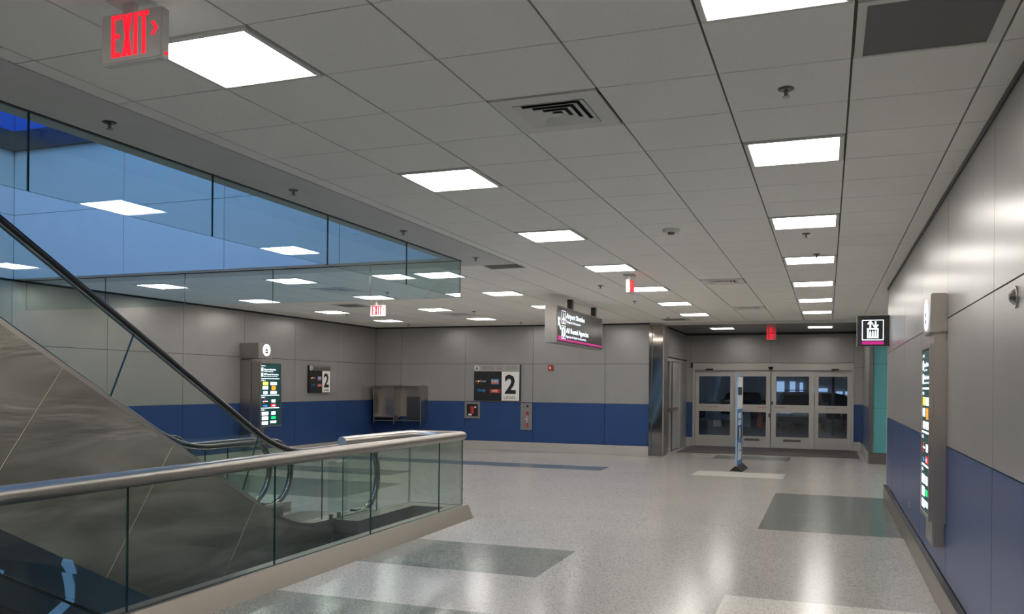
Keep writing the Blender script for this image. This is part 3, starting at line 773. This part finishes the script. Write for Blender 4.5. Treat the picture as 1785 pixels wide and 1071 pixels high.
# ------------------------------------------------------------------ signs
def exit_letters(mb, u0, u1, v0, v1, out, arrow=True, mat=0, t=.008, aw=.035):
    """EXIT in bold strokes (with chevron right) as slabs"""
    n = 4; gap = (u1-u0)*.075; W_ = (u1-u0)-(aw+gap*.6 if arrow else 0)
    we = W_*.245; wx = W_*.265; wi = W_*.10; wt = W_*.255; gp = (W_-we-wx-wi-wt)/3; s = W_*.094; h = v1-v0
    z0, z1 = out-t, out
    def b(a, c, e, f_): mb.box((a, c, z0), (e, f_, z1), mat)
    u = u0; b(u, v0, u+s, v1); b(u+s, v1-s, u+we, v1); b(u+s, v0, u+we, v0+s); b(u+s, v0+h*.5-s/2, u+we*.9, v0+h*.5+s/2)
    u += we+gp; k = s*1.15
    for (a, c) in (((u, v0), (u+wx-k, v1)), ((u+wx-k, v0), (u, v1))):
        P_ = [(a[0], a[1]), (a[0]+k, a[1]), (c[0]+k, c[1]), (c[0], c[1])]
        mb.add([(p[0], p[1], z) for z in (z0, z1) for p in P_], [(0, 3, 2, 1), (4, 5, 6, 7), (0, 1, 5, 4), (1, 2, 6, 5), (2, 3, 7, 6), (3, 0, 4, 7)], mat)
    u += wx+gp; b(u, v0, u+wi, v1)
    u += wi+gp; b(u, v1-s, u+wt, v1); b(u+wt/2-s/2, v0, u+wt/2+s/2, v1-s)
    if arrow:
        u = u1-aw; m_ = (v0+v1)/2+h*.06; k = aw*.45; hh = h*.16
        for sg in (1, -1):
            P_ = [(u, m_+sg*hh), (u+k, m_+sg*hh), (u1, m_), (u1-k, m_)]
            mb.add([(p[0], p[1], z) for z in (z0, z1) for p in P_], [(0, 3, 2, 1), (4, 5, 6, 7), (0, 1, 5, 4), (1, 2, 6, 5), (2, 3, 7, 6), (3, 0, 4, 7)], mat)
def exit_sign(M, w, h, d, label, arrow=True, lm=.18, canopy=True, loc=None, tb=.12):
    """M: frame with origin at the lower left front corner, z out towards the viewer"""
    t = thing('exit_sign', loc, label, 'exit sign', 'red lit exit signs')
    q = MB(M); q.cbox((0, 0, -d), (w, h, 0), .006); q.build('housing', ['white_paint'], t)
    q = MB(M); exit_letters(q, w*lm, w*(.94 if arrow else 1-lm), h*tb, h*.95, .002, arrow); q.build('lettering', ['red_glow'], t)
    if canopy:
        q = MB(M); q.cbox((w*.14, CE-M[2][3]-.016, -d*1.9), (w*.68, CE-M[2][3]+.001, d*.6), .004); q.box((w*.34, h-.002, -d*.8), (w*.50, CE-M[2][3]-.01, -d*.2)); q.build('ceiling_canopy', ['white_paint'], t)
    return t
t = exit_sign(frame((-2.73, 2.60, 2.915), (1, 0, 0)), .305, .20, .045, 'large near exit sign, red letters and chevron, beside the nearest left light panel', loc=(-2.57, 2.62, CE))
MB().cyl((-2.4245, 2.622, 2.935), (-2.420, 2.622, 2.935), .006, 12).build('indicator_lamp', ['red_glow'], t)
exit_sign(frame((-7.82, 13.6, 2.885), (1, 0, 0)), .31, .20, .045, 'exit sign facing the camera above the left seating wall, seen below the glass baffle', loc=(-7.66, 13.62, CE), lm=.12)
exit_sign(frame((-2.50, 11.25, 2.92), (0, 1, 0)), .30, .18, .055, 'exit sign seen nearly edge-on beside the fifth light panel of the opening row', loc=(-2.53, 11.4, CE), lm=.10)
t = exit_sign(frame((-1.57, YD-.035, 2.945), (1, 0, 0)), .26, .17, .034, 'small exit sign on the wall over the sliding doors', arrow=False, canopy=False, loc=(-1.44, YD, 2.9), lm=.06, tb=.08)

# hanging shuttle sign, face looking right
hs = thing('hanging_sign', (-4.26, 14.8, CE), 'black hanging box sign for airport shuttles and rental agencies, with pink stripe', 'sign')
z0 = 2.365; hh = .61
MB().cbox((-4.37, 13.29, z0), (-4.155, 16.29, z0+hh), .012).build('housing', ['steel'], hs)
MF = frame((-4.155, 13.29, z0), (0, 1, 0))
MB(MF).box((.03, .02, 0), (2.93, hh-.015, .004)).build('face', ['black_face'], hs)
for y in (14.40, 16.0): MB().box((-4.30, y-.06, z0+hh), (-4.22, y+.06, CE)).build('hanger', ['black'], hs)
q = MB(MF); put_text(q, 'Airport Shuttles', .50, .435, w=1.16, h=.085, out=.006, bold=.022); put_text(q, 'All Rental Agencies', .50, .185, w=1.43, h=.085, out=.006, bold=.022)
put_text(q, 'Transporte al Aeropuerto', .50, .355, w=.90, h=.042, out=.006, bold=.012); put_text(q, 'Agencias de Alquiler de Automóviles', .50, .105, w=1.27, h=.042, out=.006, bold=.012)
q.build('lettering', ['sign_white'], hs)
def outline(q, u0, v0, u1, v1, w, out):
    for a, b in (((u0, v0), (u1, v0+w)), ((u0, v1-w), (u1, v1)), ((u0, v0+w), (u0+w, v1-w)), ((u1-w, v0+w), (u1, v1-w))):
        q.box((a[0], a[1], out-.002), (b[0], b[1], out))
q = MB(MF)
outline(q, .24, .325, .46, .545, .010, .006); outline(q, .24, .075, .46, .295, .010, .006)
# aeroplane
q.add([(a, b, .006) for a, b in ((.35, .52), (.365, .49), (.365, .44), (.43, .395), (.43, .38), (.365, .40), (.362, .365), (.385, .35), (.385, .338), (.35, .345), (.315, .338), (.315, .35), (.338, .365), (.335, .40), (.27, .38), (.27, .395), (.335, .44), (.335, .49))], [list(range(18))])
q.build('plane_symbol', ['sign_white'], hs)
q = MB(MF)
q.add([(.35+.088*math.cos(2*PI*k/28), .185+.09*math.sin(2*PI*k/28), .005) for k in range(28)], [list(range(28))], 0)
q.add([(.35+.035*math.cos(2*PI*k/16), .205+.035*math.sin(2*PI*k/16), .0065) for k in range(16)], [list(range(16))], 1)
q.box((.335, .125, .0055), (.365, .19, .0065), 1); q.build('key_symbol', ['sign_white', 'black_face'], hs)
q = MB(MF)
def bar(q, p, r, w, out, mat=0, t=.002):
    p = Vector((*p, 0)); r = Vector((*r, 0)); d = (r-p).normalized(); n = Vector((-d.y, d.x, 0))*w/2
    vs = [Vector((*v_.xy, z)) for z in (out-t, out) for v_ in (p-n, r-n, r+n, p+n)]
    q.add(vs, [(0, 3, 2, 1), (4, 5, 6, 7), (0, 1, 5, 4), (1, 2, 6, 5), (2, 3, 7, 6), (3, 0, 4, 7)], mat)
bar(q, (.20, .225), (.06, .37), .042, .006); bar(q, (.04, .395), (.165, .395), .04, .006); bar(q, (.06, .415), (.06, .285), .04, .006)
q.build('arrow', ['sign_white'], hs)
MB(MF).box((.03, .04, .004), (2.93, .075, .006)).box((.03, .075, .004), (.235, .115, .006)).build('pink_stripe', ['sign_pink'], hs)

# elevator sign at the end of the right wall
ev = thing('elevator_sign', (.84, 13.7, 2.5), 'black square elevator sign with arrows and cabin symbol, at the right wall end', 'sign')
MB().cbox((.40, 13.62, 2.28), (.85, 13.78, 2.735), .006).build('housing', ['steel'], ev)
ME = frame((.405, 13.618, 2.283), (1, 0, 0)); w_ = .44; h_ = .447
MB(ME).box((0, 0, -.002), (w_, h_, .002)).build('face', ['black_face'], ev)
q = MB(ME); outline(q, .065, .085, .36, .385, .011, .005); q.build('border', ['sign_white'], ev)
q = MB(ME)
bar(q, (.178, .27), (.178, .345), .022, .005); bar(q, (.178, .362), (.145, .322), .022, .005); bar(q, (.178, .362), (.211, .322), .022, .005)
bar(q, (.250, .362), (.250, .30), .022, .005); bar(q, (.250, .272), (.216, .312), .022, .005); bar(q, (.250, .272), (.284, .312), .022, .005)
q.build('arrows', ['sign_white'], ev)
q = MB(ME)
outline(q, .135, .115, .290, .262, .022, .005)
for u in (.178, .212, .246):
    bar(q, (u, .14), (u, .205), .022, .005); disc(q, u, .218, .009, .005, 0, 12)
q.build('cabin_symbol', ['sign_white'], ev)
MB(ME).box((.065, .022, .002), (.36, .068, .005)).build('pink_bar', ['sign_pink'], ev)

def car_logo(q, cu, cv, r, out, m_bg, m_fg):
    disc(q, cu, cv, r, out, m_bg)
    k = r/.1
    q.add([(cu+a*k, cv+b*k, out+.001) for a, b in ((-.035, -.055), (.035, -.055), (.035, -.01), (.022, .02), (-.022, .02), (-.035, -.01))], [[0, 1, 2, 3, 4, 5]], m_fg)
    bar(q, (cu-.02*k, cv+.05*k), (cu+.02*k, cv+.05*k), .02*k, out+.001, m_fg, .0005)
    bar(q, (cu-.018*k, cv-.02*k), (cu+.018*k, cv-.02*k), .02*k, out+.002, m_bg, .0005)
def level_sign(M, s, loc, label):
    t = thing('level_sign', loc, label, 'sign', 'level number signs')
    W_, H_ = 1.265*s, .92*s; d = .05
    MB(M).box((0, 0, -d), (W_, H_, 0)).build('backing', ['black'], t)
    hb = .745*s
    MB(M).box((.0, hb+.006*s, 0), (W_-.02*s, H_, .008)).build('header_strip', ['steel'], t)
    q = MB(M); put_text(q, 'RENTAL  CAR  CENTER', .25*s, hb+.05*s, w=.93*s, h=.085*s, out=.010); q.build('lettering', ['steel_dark'], t)
    q = MB(M); car_logo(q, .085*s, hb+.088*s, .075*s, .011, 0, 1); q.build('round_logo', ['white_face', 'black'], t)
    dp = MB(M).box((.01*s, .01*s, 0), (.755*s, hb, .008)).build('dark_panel', ['black_face'], t)
    wp = MB(M).box((.765*s, .01*s, 0), (W_-.025*s, hb, .008)).build('white_panel', ['white_face'], t)
    q = MB(M); put_text(q, '2', .85*s, .20*s, w=.30*s, h=.455*s, out=.011, bold=.03); q.build('numeral', ['black_face'], wp)
    q = MB(M); put_text(q, 'LEVEL', .83*s, .055*s, w=.33*s, h=.065*s, out=.011); q.build('lettering', ['black_face'], wp)
    q = MB(M)
    put_text(q, 'N', .055*s, .475*s, w=.035*s, h=.045*s, out=.010, mat=1, bold=.01)
    put_text(q, 'SSNAR', .165*s, .475*s, w=.17*s, h=.045*s, out=.010, mat=1)
    bar(q, (.105*s, .43*s), (.145*s, .50*s), .026*s, .011, 0); bar(q, (.145*s, .50*s), (.205*s, .545*s), .018*s, .011, 0); bar(q, (.115*s, .50*s), (.15*s, .50*s), .026*s, .012, 2)
    q.build('agency_mark', ['red', 'led_off', 'lit_yellow'], dp)
    q = MB(M); q.box((.475*s, .42*s, .008), (.69*s, .56*s, .010), 0)
    q.add([(a*s, b*s, .0108) for a, b in ((.49, .435), (.57, .445), (.67, .435), (.67, .47), (.58, .468), (.50, .50))], [list(range(6))], 1)
    put_text(q, 'Budget', .495*s, .485*s, w=.18*s, h=.05*s, out=.012, mat=2, bold=.02); q.build('agency_mark', ['print_blue', 'orange', 'white_face'], dp)
    q = MB(M); put_text(q, 'Thrifty', .09*s, .235*s, w=.24*s, h=.065*s, out=.010, bold=.03, slant=.12); q.build('agency_mark', ['lit_blue_print'], dp)
    q = MB(M); q.box((.445*s, .205*s, .008), (.73*s, .30*s, .010), 0); put_text(q, 'AVIS', .50*s, .225*s, w=.15*s, h=.055*s, out=.012, mat=1, bold=.03, slant=.12); q.build('agency_mark', ['red', 'white_face'], dp)
    return t
P('lit_blue_print', (.02, .22, .55), .4)
level_sign(frame((-8.50, YB-.055, 1.25), (1, 0, 0)), 1.0, (-7.9, YB, 1.25), 'larger level 2 sign with agency marks on the back wall')
level_sign(frame((XL+.055, 16.95, 1.43), (0, 1, 0)), .70, (XL, 17.4, 1.43), 'smaller level 2 sign on the left wall right of the lit directory')

def directory(M, w, h, loc, label, boxes, logo):
    """M origin: lower left of the lit face, z out"""
    t = thing('directory_sign', loc, label, 'sign', 'lit rental agency directories')
    for nm_, a, b, mt in boxes: MB().cbox(a, b, .008).build(nm_, [mt], t)
    q = MB(M); fr = .03
    outline2 = MB(M)
    for a, b in (((-fr, -fr), (w+fr, 0)), ((-fr, h), (w+fr, h+fr)), ((-fr, 0), (0, h)), ((w, 0), (w+fr, h))): outline2.box((a[0], a[1], -.02), (b[0], b[1], .012))
    outline2.build('bezel', ['steel'], t)
    lf_ = MB(M).box((0, 0, -.01), (w, h, .002)).build('lit_face', ['lit_black'], t)
    def U(x): return (x-165)/290*w
    def V(y): return h-(y-105)/895*h
    q = MB(M)
    def rr(x0, y0, x1, y1, m_): q.box((U(x0), V(y1), .002), (U(x1), V(y0), .004), m_)
    put_text(q, 'EXITS', U(170), V(145), w=U(230)-U(170), h=.02, out=.004, bold=.03)
    put_text(q, 'Airport Shuttles', U(205), V(200), w=.62*w, h=.034, out=.004, bold=.03); put_text(q, 'Transporte al Aeropuerto', U(205), V(224), w=.48*w, h=.018, out=.004, bold=.02)
    put_text(q, 'All Rental Agencies', U(205), V(270), w=.76*w, h=.034, out=.004, bold=.03); put_text(q, 'Agencias de Alquiler de Automóviles', U(205), V(295), w=.70*w, h=.018, out=.004, bold=.02)
    rr(170, 165, 198, 218, 0); rr(170, 238, 198, 295, 0)
    for y, n_ in ((322, 3), (565, 2), (748, 1)):
        rr(165, y-7, 440, y+4, 0); put_text(q, 'LEVEL %d' % n_, U(165), V(y+33), w=U(228)-U(165), h=.022, out=.004, bold=.04)
    q.build('lettering', ['sign_white'], t)
    plates = [(195, 368, 270, 415, 'lit_yellow'), (305, 370, 400, 415, 'sign_white'), (190, 430, 270, 478, 'sign_white'), (325, 428, 383, 490, 'lit_orange'), (200, 503, 262, 545, 'sign_white'), (305, 503, 400, 545, 'sign_white'),
              (322, 625, 382, 668, 'sign_white'), (315, 692, 390, 730, 'lit_red'), (180, 800, 278, 850, 'sign_white'), (322, 800, 385, 848, 'sign_white'), (185, 868, 275, 920, 'sign_white'), (320, 872, 390, 908, 'lit_green'), (183, 938, 272, 985, 'sign_white'), (308, 936, 398, 968, 'sign_white')]
    for a, b, c_, d_, mt in plates:
        q = MB(M); q.cbox((U(a), V(d_), .002), (U(c_), V(b), .006), .004); q.build('agency_plate', [mt], lf_)
    q = MB(M); rr2 = q; q.box((U(195), V(655), .002), (U(270), V(645), .004), 1); bar(q, (U(205), V(678)), (U(235), V(622)), .018, .005, 0)
    q.build('agency_mark', ['lit_red', 'sign_white'], lf_)
    q = MB(M); put_text(q, 'Thrifty', U(200), V(725), w=U(262)-U(200), h=.032, out=.005, bold=.04, slant=.1); q.build('agency_mark', ['lit_blue'], lf_)
    q = MB(M); put_text(q, 'AVIS', U(330), V(722), w=U(375)-U(330), h=.028, out=.008, bold=.03); q.build('agency_mark', ['sign_white'], lf_)
    q = MB(frame(logo[0], logo[1])); car_logo(q, 0, 0, logo[2], .004, 0, 1); q.build('round_logo', ['sign_white', 'black'], t)
    return t
directory(frame((-10.93, 14.58, .765), (0, 1, 0)), .66, 1.29, (-11.2, 14.9, .3), 'lit black directory of rental agencies on the left wall behind the escalator',
          [('backing', (XL, 14.52, .32), (-11.13, 14.98, 2.12), 'steel'), ('logo_box', (XL, 14.50, 2.16), (-10.93, 14.96, 2.475), 'steel'), ('case', (-11.13, 14.54, .735), (-10.942, 15.28, 2.085), 'steel')],
          ((-10.928, 14.76, 2.335), (0, 1, 0), .125))
directory(frame((.735, 7.72, .68), (0, -1, 0)), .54, 1.29, (.8, 7.4, .45), 'lit directory of rental agencies seen edge-on on the right wall',
          [('backing', (XR+.002, 7.66, .45), (.757, 7.21, 2.3), 'steel'), ('logo_box', (XR, 7.68, 2.085), (.728, 7.16, 2.385), 'steel'), ('case', (XR, 7.77, .635), (.747, 7.13, 2.02), 'steel')],
          ((.724, 7.42, 2.235), (0, -1, 0), .125))

# ------------------------------------------------------------------ wall fittings
ph = thing('phone_enclosure', (-10.5, YB, .6), 'double stainless phone enclosure on the back wall by the left corner', 'enclosure')
yf = 19.75; q = MB()
for x in (-11.23, -10.63, -9.85):
    MB().prism([(yf, .60), (yf+.03, .60), (YB-.03, .80), (YB-.001, .80), (YB-.001, 1.615), (yf, 1.615)], x-.012, x+.012, 'x').build('side_panel', ['steel'], ph)
MB().box((-11.218, YB-.03, .80), (-9.862, YB-.001, 1.60)).build('back_panel', ['steel'], ph)
MB().box((-11.218, yf, 1.60), (-9.862, YB-.001, 1.62)).build('top_panel', ['steel'], ph)
MB().box((-11.218, yf, .775), (-10.642, YB-.03, .80)).build('shelf', ['steel'], ph)
MB().box((-11.218, yf, .685), (-10.642, yf+.02, .705)).build('lower_rail', ['steel'], ph)
MB().box((-11.218, yf+.06, .70), (-10.642, YB-.03, .772)).build('shelf_recess', ['dark_recess'], ph)
MB().box((-10.618, yf, .695), (-9.862, YB-.03, .715)).build('shelf', ['steel'], ph)
MB().cbox((-11.06, YB-.12, .86), (-10.70, YB-.03, 1.44), .01).build('phone_plate', ['steel'], ph)
MB().cbox((-10.40, YB-.12, .74), (-9.92, YB-.03, 1.33), .01).build('phone_plate', ['steel_dark'], ph)
fc = thing('fire_cabinet', (-8.55, YB, .8), 'small square steel fire cabinet with red device, under the back level sign', 'cabinet')
q = MB(); x0, x1, z0, z1 = -8.765, -8.335, .79, 1.215
for a, b in (((x0, z0), (x1, z0+.055)), ((x0, z1-.055), (x1, z1)), ((x0, z0+.055), (x0+.06, z1-.055)), ((x1-.06, z0+.055), (x1, z1-.055))): q.box((a[0], YB-.03, a[1]), (b[0], YB, b[1]))
q.build('frame', ['steel'], fc)
MB().box((x0+.06, YB-.012, z0+.055), (x1-.06, YB-.002, z1-.055)).build('door', ['black'], fc)
q = MB(); q.cyl((-8.57, YB-.03, 1.06), (-8.54, YB-.03, .93), .045, 16); q.cyl((-8.54, YB-.03, .93), (-8.53, YB-.03, .90), .045, 16, r2=.02); q.dome((-8.57, YB-.03, 1.06), .045, .04, down=False); q.build('extinguisher', ['red'], fc)
MB().box((-8.50, YB-.025, 1.06), (-8.45, YB-.015, 1.10)).box((-8.66, YB-.025, .865), (-8.57, YB-.013, .91)).build('label_plate', ['white_face'], fc)
hv = thing('hose_cabinet', (-7.08, YB, .6), 'tall narrow steel hose valve plate with red fittings, right of the level sign', 'cabinet')
MB().cbox((-7.235, YB-.025, .53), (-6.925, YB, 1.205), .006).build('cover_plate', ['steel'], hv)
MB().cyl((-7.045, YB-.03, 1.13), (-7.045, YB-.02, 1.13), .03, 16).build('lock', ['black'], hv)
for z_ in (.95, .65): MB().cbox((-7.07, YB-.05, z_-.05), (-7.02, YB-.02, z_+.05), .008).build('red_fitting', ['red'], hv)
q = MB(); q.cyl((-7.045, YB-.05, .72), (-7.045, YB-.05, .90), .014, 10); q.cyl((-7.11, YB-.055, .80), (-7.02, YB-.055, .80), .012, 10); q.build('valve', ['alu_trim'], hv)
fp = thing('fire_alarm_pull', (-6.45, YB, 2.0), 'small red fire alarm box on the grey back wall', 'alarm')
MB().cbox((-6.515, YB-.045, 2.018), (-6.387, YB, 2.167), .008).build('housing', ['red'], fp)
MB().cbox((-6.485, YB-.052, 2.065), (-6.435, YB-.044, 2.12), .003).build('strobe', ['white_face'], fp)
ol = thing('wall_outlet', (XR, 10.03, .38), 'tiny chrome outlet low on the blue panels of the right wall', 'outlet')
MB().cbox((XR-.006, 9.99, .33), (XR, 10.07, .45), .003).build('plate', ['steel'], ol)
for z_ in (.36, .42): MB().cyl((XR-.012, 10.03, z_), (XR-.005, 10.03, z_), .016, 12).build('socket', ['polished'], ol)
wf = thing('wall_button', (XR, 4.66, 2.1), 'round chrome fitting high on the right wall at the picture edge', 'fitting')
MB().cyl((XR-.008, 4.66, 2.1), (XR, 4.66, 2.1), .055, 24).build('rim', ['steel'], wf)
q = MB(); q.cyl((XR-.03, 4.66, 2.1), (XR-.008, 4.66, 2.1), .02, 20, r2=.04); q.build('cap', ['polished'], wf)

# banner stand
bs = thing('banner_stand', (-1.62, 17.6, 0), 'tall narrow blue floor sign on a black wedge base, seen almost edge-on before the doors', 'sign stand')
A = Vector((-1.672, 17.20, 0)); B = Vector((-1.672+.03, 18.05, 0))
MS = frame(A, (B-A)); L = (B-A).length
MB(MS).box((0, .10, -.015), (.03, 1.92, .015)).box((L-.03, .10, -.015), (L, 1.92, .015)).build('edge_post', ['pale_blue'], bs)
MB(MS).box((.03, .10, -.008), (L-.03, 1.86, .008)).build('white_board', ['white_face'], bs)
MB(MS).box((.03, .10, .008), (L-.03, 1.22, .011)).build('blue_print', ['print_blue'], bs)
MB(MS).box((.15, 1.50, .008), (L-.12, 1.66, .011)).build('dark_patch', ['print_dark'], bs)
q = MB(MS)
for u0, v0, u1, v1 in ((.18, 1.03, .62, 1.14), (.18, .90, .62, 1.0), (.20, .36, .40, .56), (.46, .40, .64, .52), (.16, .20, .68, .36)): q.box((u0, v0, .011), (u1, v1, .013))
q.add([(.42+.09*math.cos(2*PI*k/20), .74+.13*math.sin(2*PI*k/20), .0135) for k in range(20)], [list(range(20))])
q.build('printed_figures', ['white_face'], bs)
MB(MS).box((.10, .62, .009), (L-.1, .88, .0115)).build('dark_band', ['print_dark'], bs)
MB(MS).prism([(-.14, 0), (.14, 0), (.02, .10), (-.02, .10)], 0, 1, 'x').build('wedge_base', ['black'], bs) if False else None
q = MB(MS); q.add([(u, v_, w_) for u in (-.02, L+.02) for v_, w_ in ((0, -.13), (0, .13), (.10, .02), (.10, -.02))], [(0, 1, 2, 3), (4, 7, 6, 5), (0, 4, 5, 1), (1, 5, 6, 2), (2, 6, 7, 3), (3, 7, 4, 0)]); q.build('wedge_base', ['black'], bs)

# ------------------------------------------------------------------ garage beyond the doors
gf = MB().box((-20, YD+.3, -.3), (14, 46, -.01)).build('floor_garage', ['concrete_floor'], kind='structure')
MB().box((-20, YD+.25, 3.05), (14, 46, 3.3)).build('ceiling_garage', ['concrete'], kind='structure')
MB().box((-20, 43, 0), (14, 43.3, 3.05)).box((-20.2, YD+.3, 0), (-20, 46, 3.05)).box((14, YD+.3, 0), (14.2, 46, 3.05)).box((1.2, YD+.1, 0), (14, YD+.3, 3.3)).box((-20, YD+.1, 0), (-4.1, YD+.3, 3.3)).build('wall_garage', ['concrete'], kind='structure')
for x, y, lb in ((-10.5, 29, 'added garage tube light left of the doors, out of sight'), (8.5, 30, 'added garage tube light right of the doors, out of sight'), (-12, 37, 'added garage tube light far back on the left'), (9.5, 38, 'added garage tube light far back on the right'), (-2.5, 25.6, 'added garage tube light just outside the doors')):
    t = thing('added_tube_light', (x, y, 3.05), lb, 'light', 'added bluish tube lights in the garage')  # unseen tubes added to brighten the garage
    MB().box((x-.6, y-.09, 2.97), (x+.6, y+.09, 3.05)).build('housing', ['white_paint'], t)
    MB().cyl((x-.55, y, 2.94), (x+.55, y, 2.94), .03, 10).build('tube', ['tube_blue'], t)
wg = thing('window_3', (-1.0, 42.95, 1.5), kind='structure')
for a, b, c_, d_ in ((-2.3, 1.95, -1.95, 1.46), (-1.7, 1.95, -1.45, 1.46), (-1.25, 1.9, -1.1, 1.46), (-.6, 1.64, 0, 1.48), (.38, 1.5, .66, 1.35), (.78, 1.5, 1.1, 1.35)):
    MB().box((a, 42.9, d_), (c_, 42.99, b)).build('lit_pane', ['far_window'], wg)
def car(M, mat, label, wagon=True, loc=None, rack=False):
    """local frame: x along length (front at +x), y up (via frame), z sideways; built centred, floor at 0"""
    t = thing('car', loc, label, 'car', 'parked cars beyond the sliding doors')
    L_, hw = 4.5, .89
    if wagon: prof = [(-2.22, .32), (-2.25, .75), (-2.15, .95), (-1.95, 1.42), (-1.6, 1.47), (0.1, 1.47), (.45, 1.40), (1.15, .98), (2.0, .84), (2.22, .62), (2.2, .32)]
    else: prof = [(-2.22, .32), (-2.25, .85), (-1.6, .98), (-1.1, 1.36), (-.6, 1.43), (0.1, 1.43), (.45, 1.34), (1.15, .95), (2.0, .82), (2.22, .62), (2.2, .32)]
    n = len(prof)
    def wy(z): return hw if z < .95 else hw-(z-.95)*.42
    q = MB(M); vs = [(x, z, -wy(z)) for x, z in prof]+[(x, z, -wy(z)*.6) for x, z in prof]+[(x, z+(.02 if z > .9 else 0), 0) for x, z in prof]+[(x, z, wy(z)*.6) for x, z in prof]+[(x, z, wy(z)) for x, z in prof]
    fs = [(k*n+i, k*n+(i+1) % n, (k+1)*n+(i+1) % n, (k+1)*n+i) for k in range(4) for i in range(n)]
    q.add(vs, fs, 0, True); q.add(vs, [list(range(n))[::-1], [4*n+i for i in range(n)]], 0); q.build('body', [mat], t)
    gl = MB(M)
    zb, zt_ = .98, 1.38
    xa, xb = (-1.85, .95) if wagon else (-1.3, .95)
    for s in (-1, 1):
        for a, b in ((xa, xa*.45), (xa*.42, .05), (.10, xb)):
            ta = a+.12 if a == xa else a; tb = b-.48 if b == xb else b
            gl.add([(a, zb, s*(wy(zb)+.004)), (b, zb, s*(wy(zb)+.004)), (tb, zt_, s*(wy(zt_)+.006)), (ta, zt_, s*(wy(zt_)+.006))], [(0, 1, 2, 3) if s > 0 else (3, 2, 1, 0)])
    gl.build('side_windows', ['car_glass'], t)
    r0 = (-2.16, .97, -1.985, 1.38) if wagon else (-1.62, 1.0, -1.12, 1.36)
    q = MB(M); q.add([(r0[0]-.015, r0[1], -.72), (r0[0]-.015, r0[1], .72), (r0[2]-.015, r0[3], .58), (r0[2]-.015, r0[3], -.58)], [(0, 1, 2, 3)]); q.build('rear_window', ['car_glass'], t)
    q = MB(M); q.add([(1.13, 1.0, -.74), (1.13, 1.0, .74), (.47, 1.41, .60), (.47, 1.41, -.60)], [(0, 3, 2, 1)]); q.build('windscreen', ['car_glass'], t)
    for x in (-1.38, 1.38):
        for s in (-1, 1):
            w = MB(M); w.cyl((x, .32, s*.72), (x, .32, s*.91), .32, 24, 0); wh = w.build('wheel', ['tyre'], t); w = MB(M); w.cyl((x, .32, s*.90), (x, .32, s*.915), .20, 16); w.build('rim', ['alu'], wh)
    for s in (-1, 1):
        q = MB(M); q.cbox((-2.27, .72, s*.62-.12), (-2.18, .92, s*.62+.12), .02); q.build('tail_lamp', ['red'], t)
        q = MB(M); q.cbox((2.08, .62, s*.62-.14), (2.22, .76, s*.62+.14), .02); q.build('headlamp', ['led_off'], t)
        q = MB(M); q.cbox((.72, .98, s*.93-.09), (.86, 1.10, s*.93+.07), .02); q.build('wing_mirror', [mat], t)
    q = MB(M); q.cbox((-2.30, .34, -.80), (-2.18, .56, .80), .03); q.build('rear_bumper', ['black'], t)
    q = MB(M); q.cbox((-2.285, .62, -.25), (-2.24, .74, .25), .005); q.build('number_plate', ['white_face'], t)
    if rack:
        for s in (-1, 1):
            q = MB(M); q.cyl((-1.6, 1.54, s*.58), (.2, 1.54, s*.58), .018, 8)
            for x in (-1.5, .1): q.cyl((x, 1.46, s*.58), (x, 1.54, s*.58), .015, 8)
            q.build('roof_rail', ['black'], t)
        q = MB(M); q.box((-1.4, 1.545, -.6), (-1.3, 1.57, .6)).box((-.3, 1.545, -.6), (-.2, 1.57, .6)); q.build('roof_bars', ['black'], t)
    return t
car(frame((-.95, 35.9, 0), (0, 1, 0)), 'car_silver', 'silver wagon with roof rack, seen from behind through the right sliding leaf', True, (-.95, 35.9, 0), True)
car(frame((.2, 39.9, 0), (1, 0, 0)), 'car_dark', 'dark sedan crosswise behind the silver wagon', False, (.2, 39.9, 0))
car(frame((-3.6, 40.4, 0), (0, -1, 0)), 'car_dark', 'dark car facing the doors beside the orange cone', False, (-3.6, 40.4, 0))
car(frame((-7.3, 37.6, 0), (1, 0, 0)), 'car_silver', 'silver car at the left edge of the door glass, only a wheel showing', False, (-7.3, 37.6, 0))
car(frame((2.75, 33.6, 0), (1, 0, 0)), 'car_dark', 'dark car at the right edge of the door glass, only a wheel showing', True, (2.75, 33.6, 0))
cn = thing('traffic_cone', (-2.62, 36.6, 0), 'orange traffic cone in the garage behind the second door leaf', 'cone')
MB().cyl((-2.62, 36.6, .03), (-2.62, 36.6, .72), .15, 20, r2=.03).build('cone_body', ['orange'], cn)
MB().cbox((-2.82, 36.4, 0), (-2.42, 36.8, .035), .008).build('foot', ['orange'], cn)
cbz = thing('barrier', (-4.1, 36.6, 0), 'low grey concrete barrier in the garage behind the leftmost door leaf', 'barrier')
MB().prism([(-4.5, 0), (-4.15, 0), (-4.22, .75), (-4.42, .75)], 36.4, 36.75, 'y').build('left_foot', ['concrete'], cbz)
MB().box((-4.25, 36.45, .28), (-3.2, 36.7, .52)).build('beam', ['concrete'], cbz)
MB().prism([(-3.3, 0), (-2.95, 0), (-3.02, .75), (-3.22, .75)], 36.4, 36.75, 'y').build('right_foot', ['concrete'], cbz)
pp = tag(MB().cyl((.18, 31.5, 0), (.18, 31.5, 3.05), .045, 14).build('garage_pole', ['black']), 'thin black pole standing in the garage behind the rightmost door leaf', 'pole')
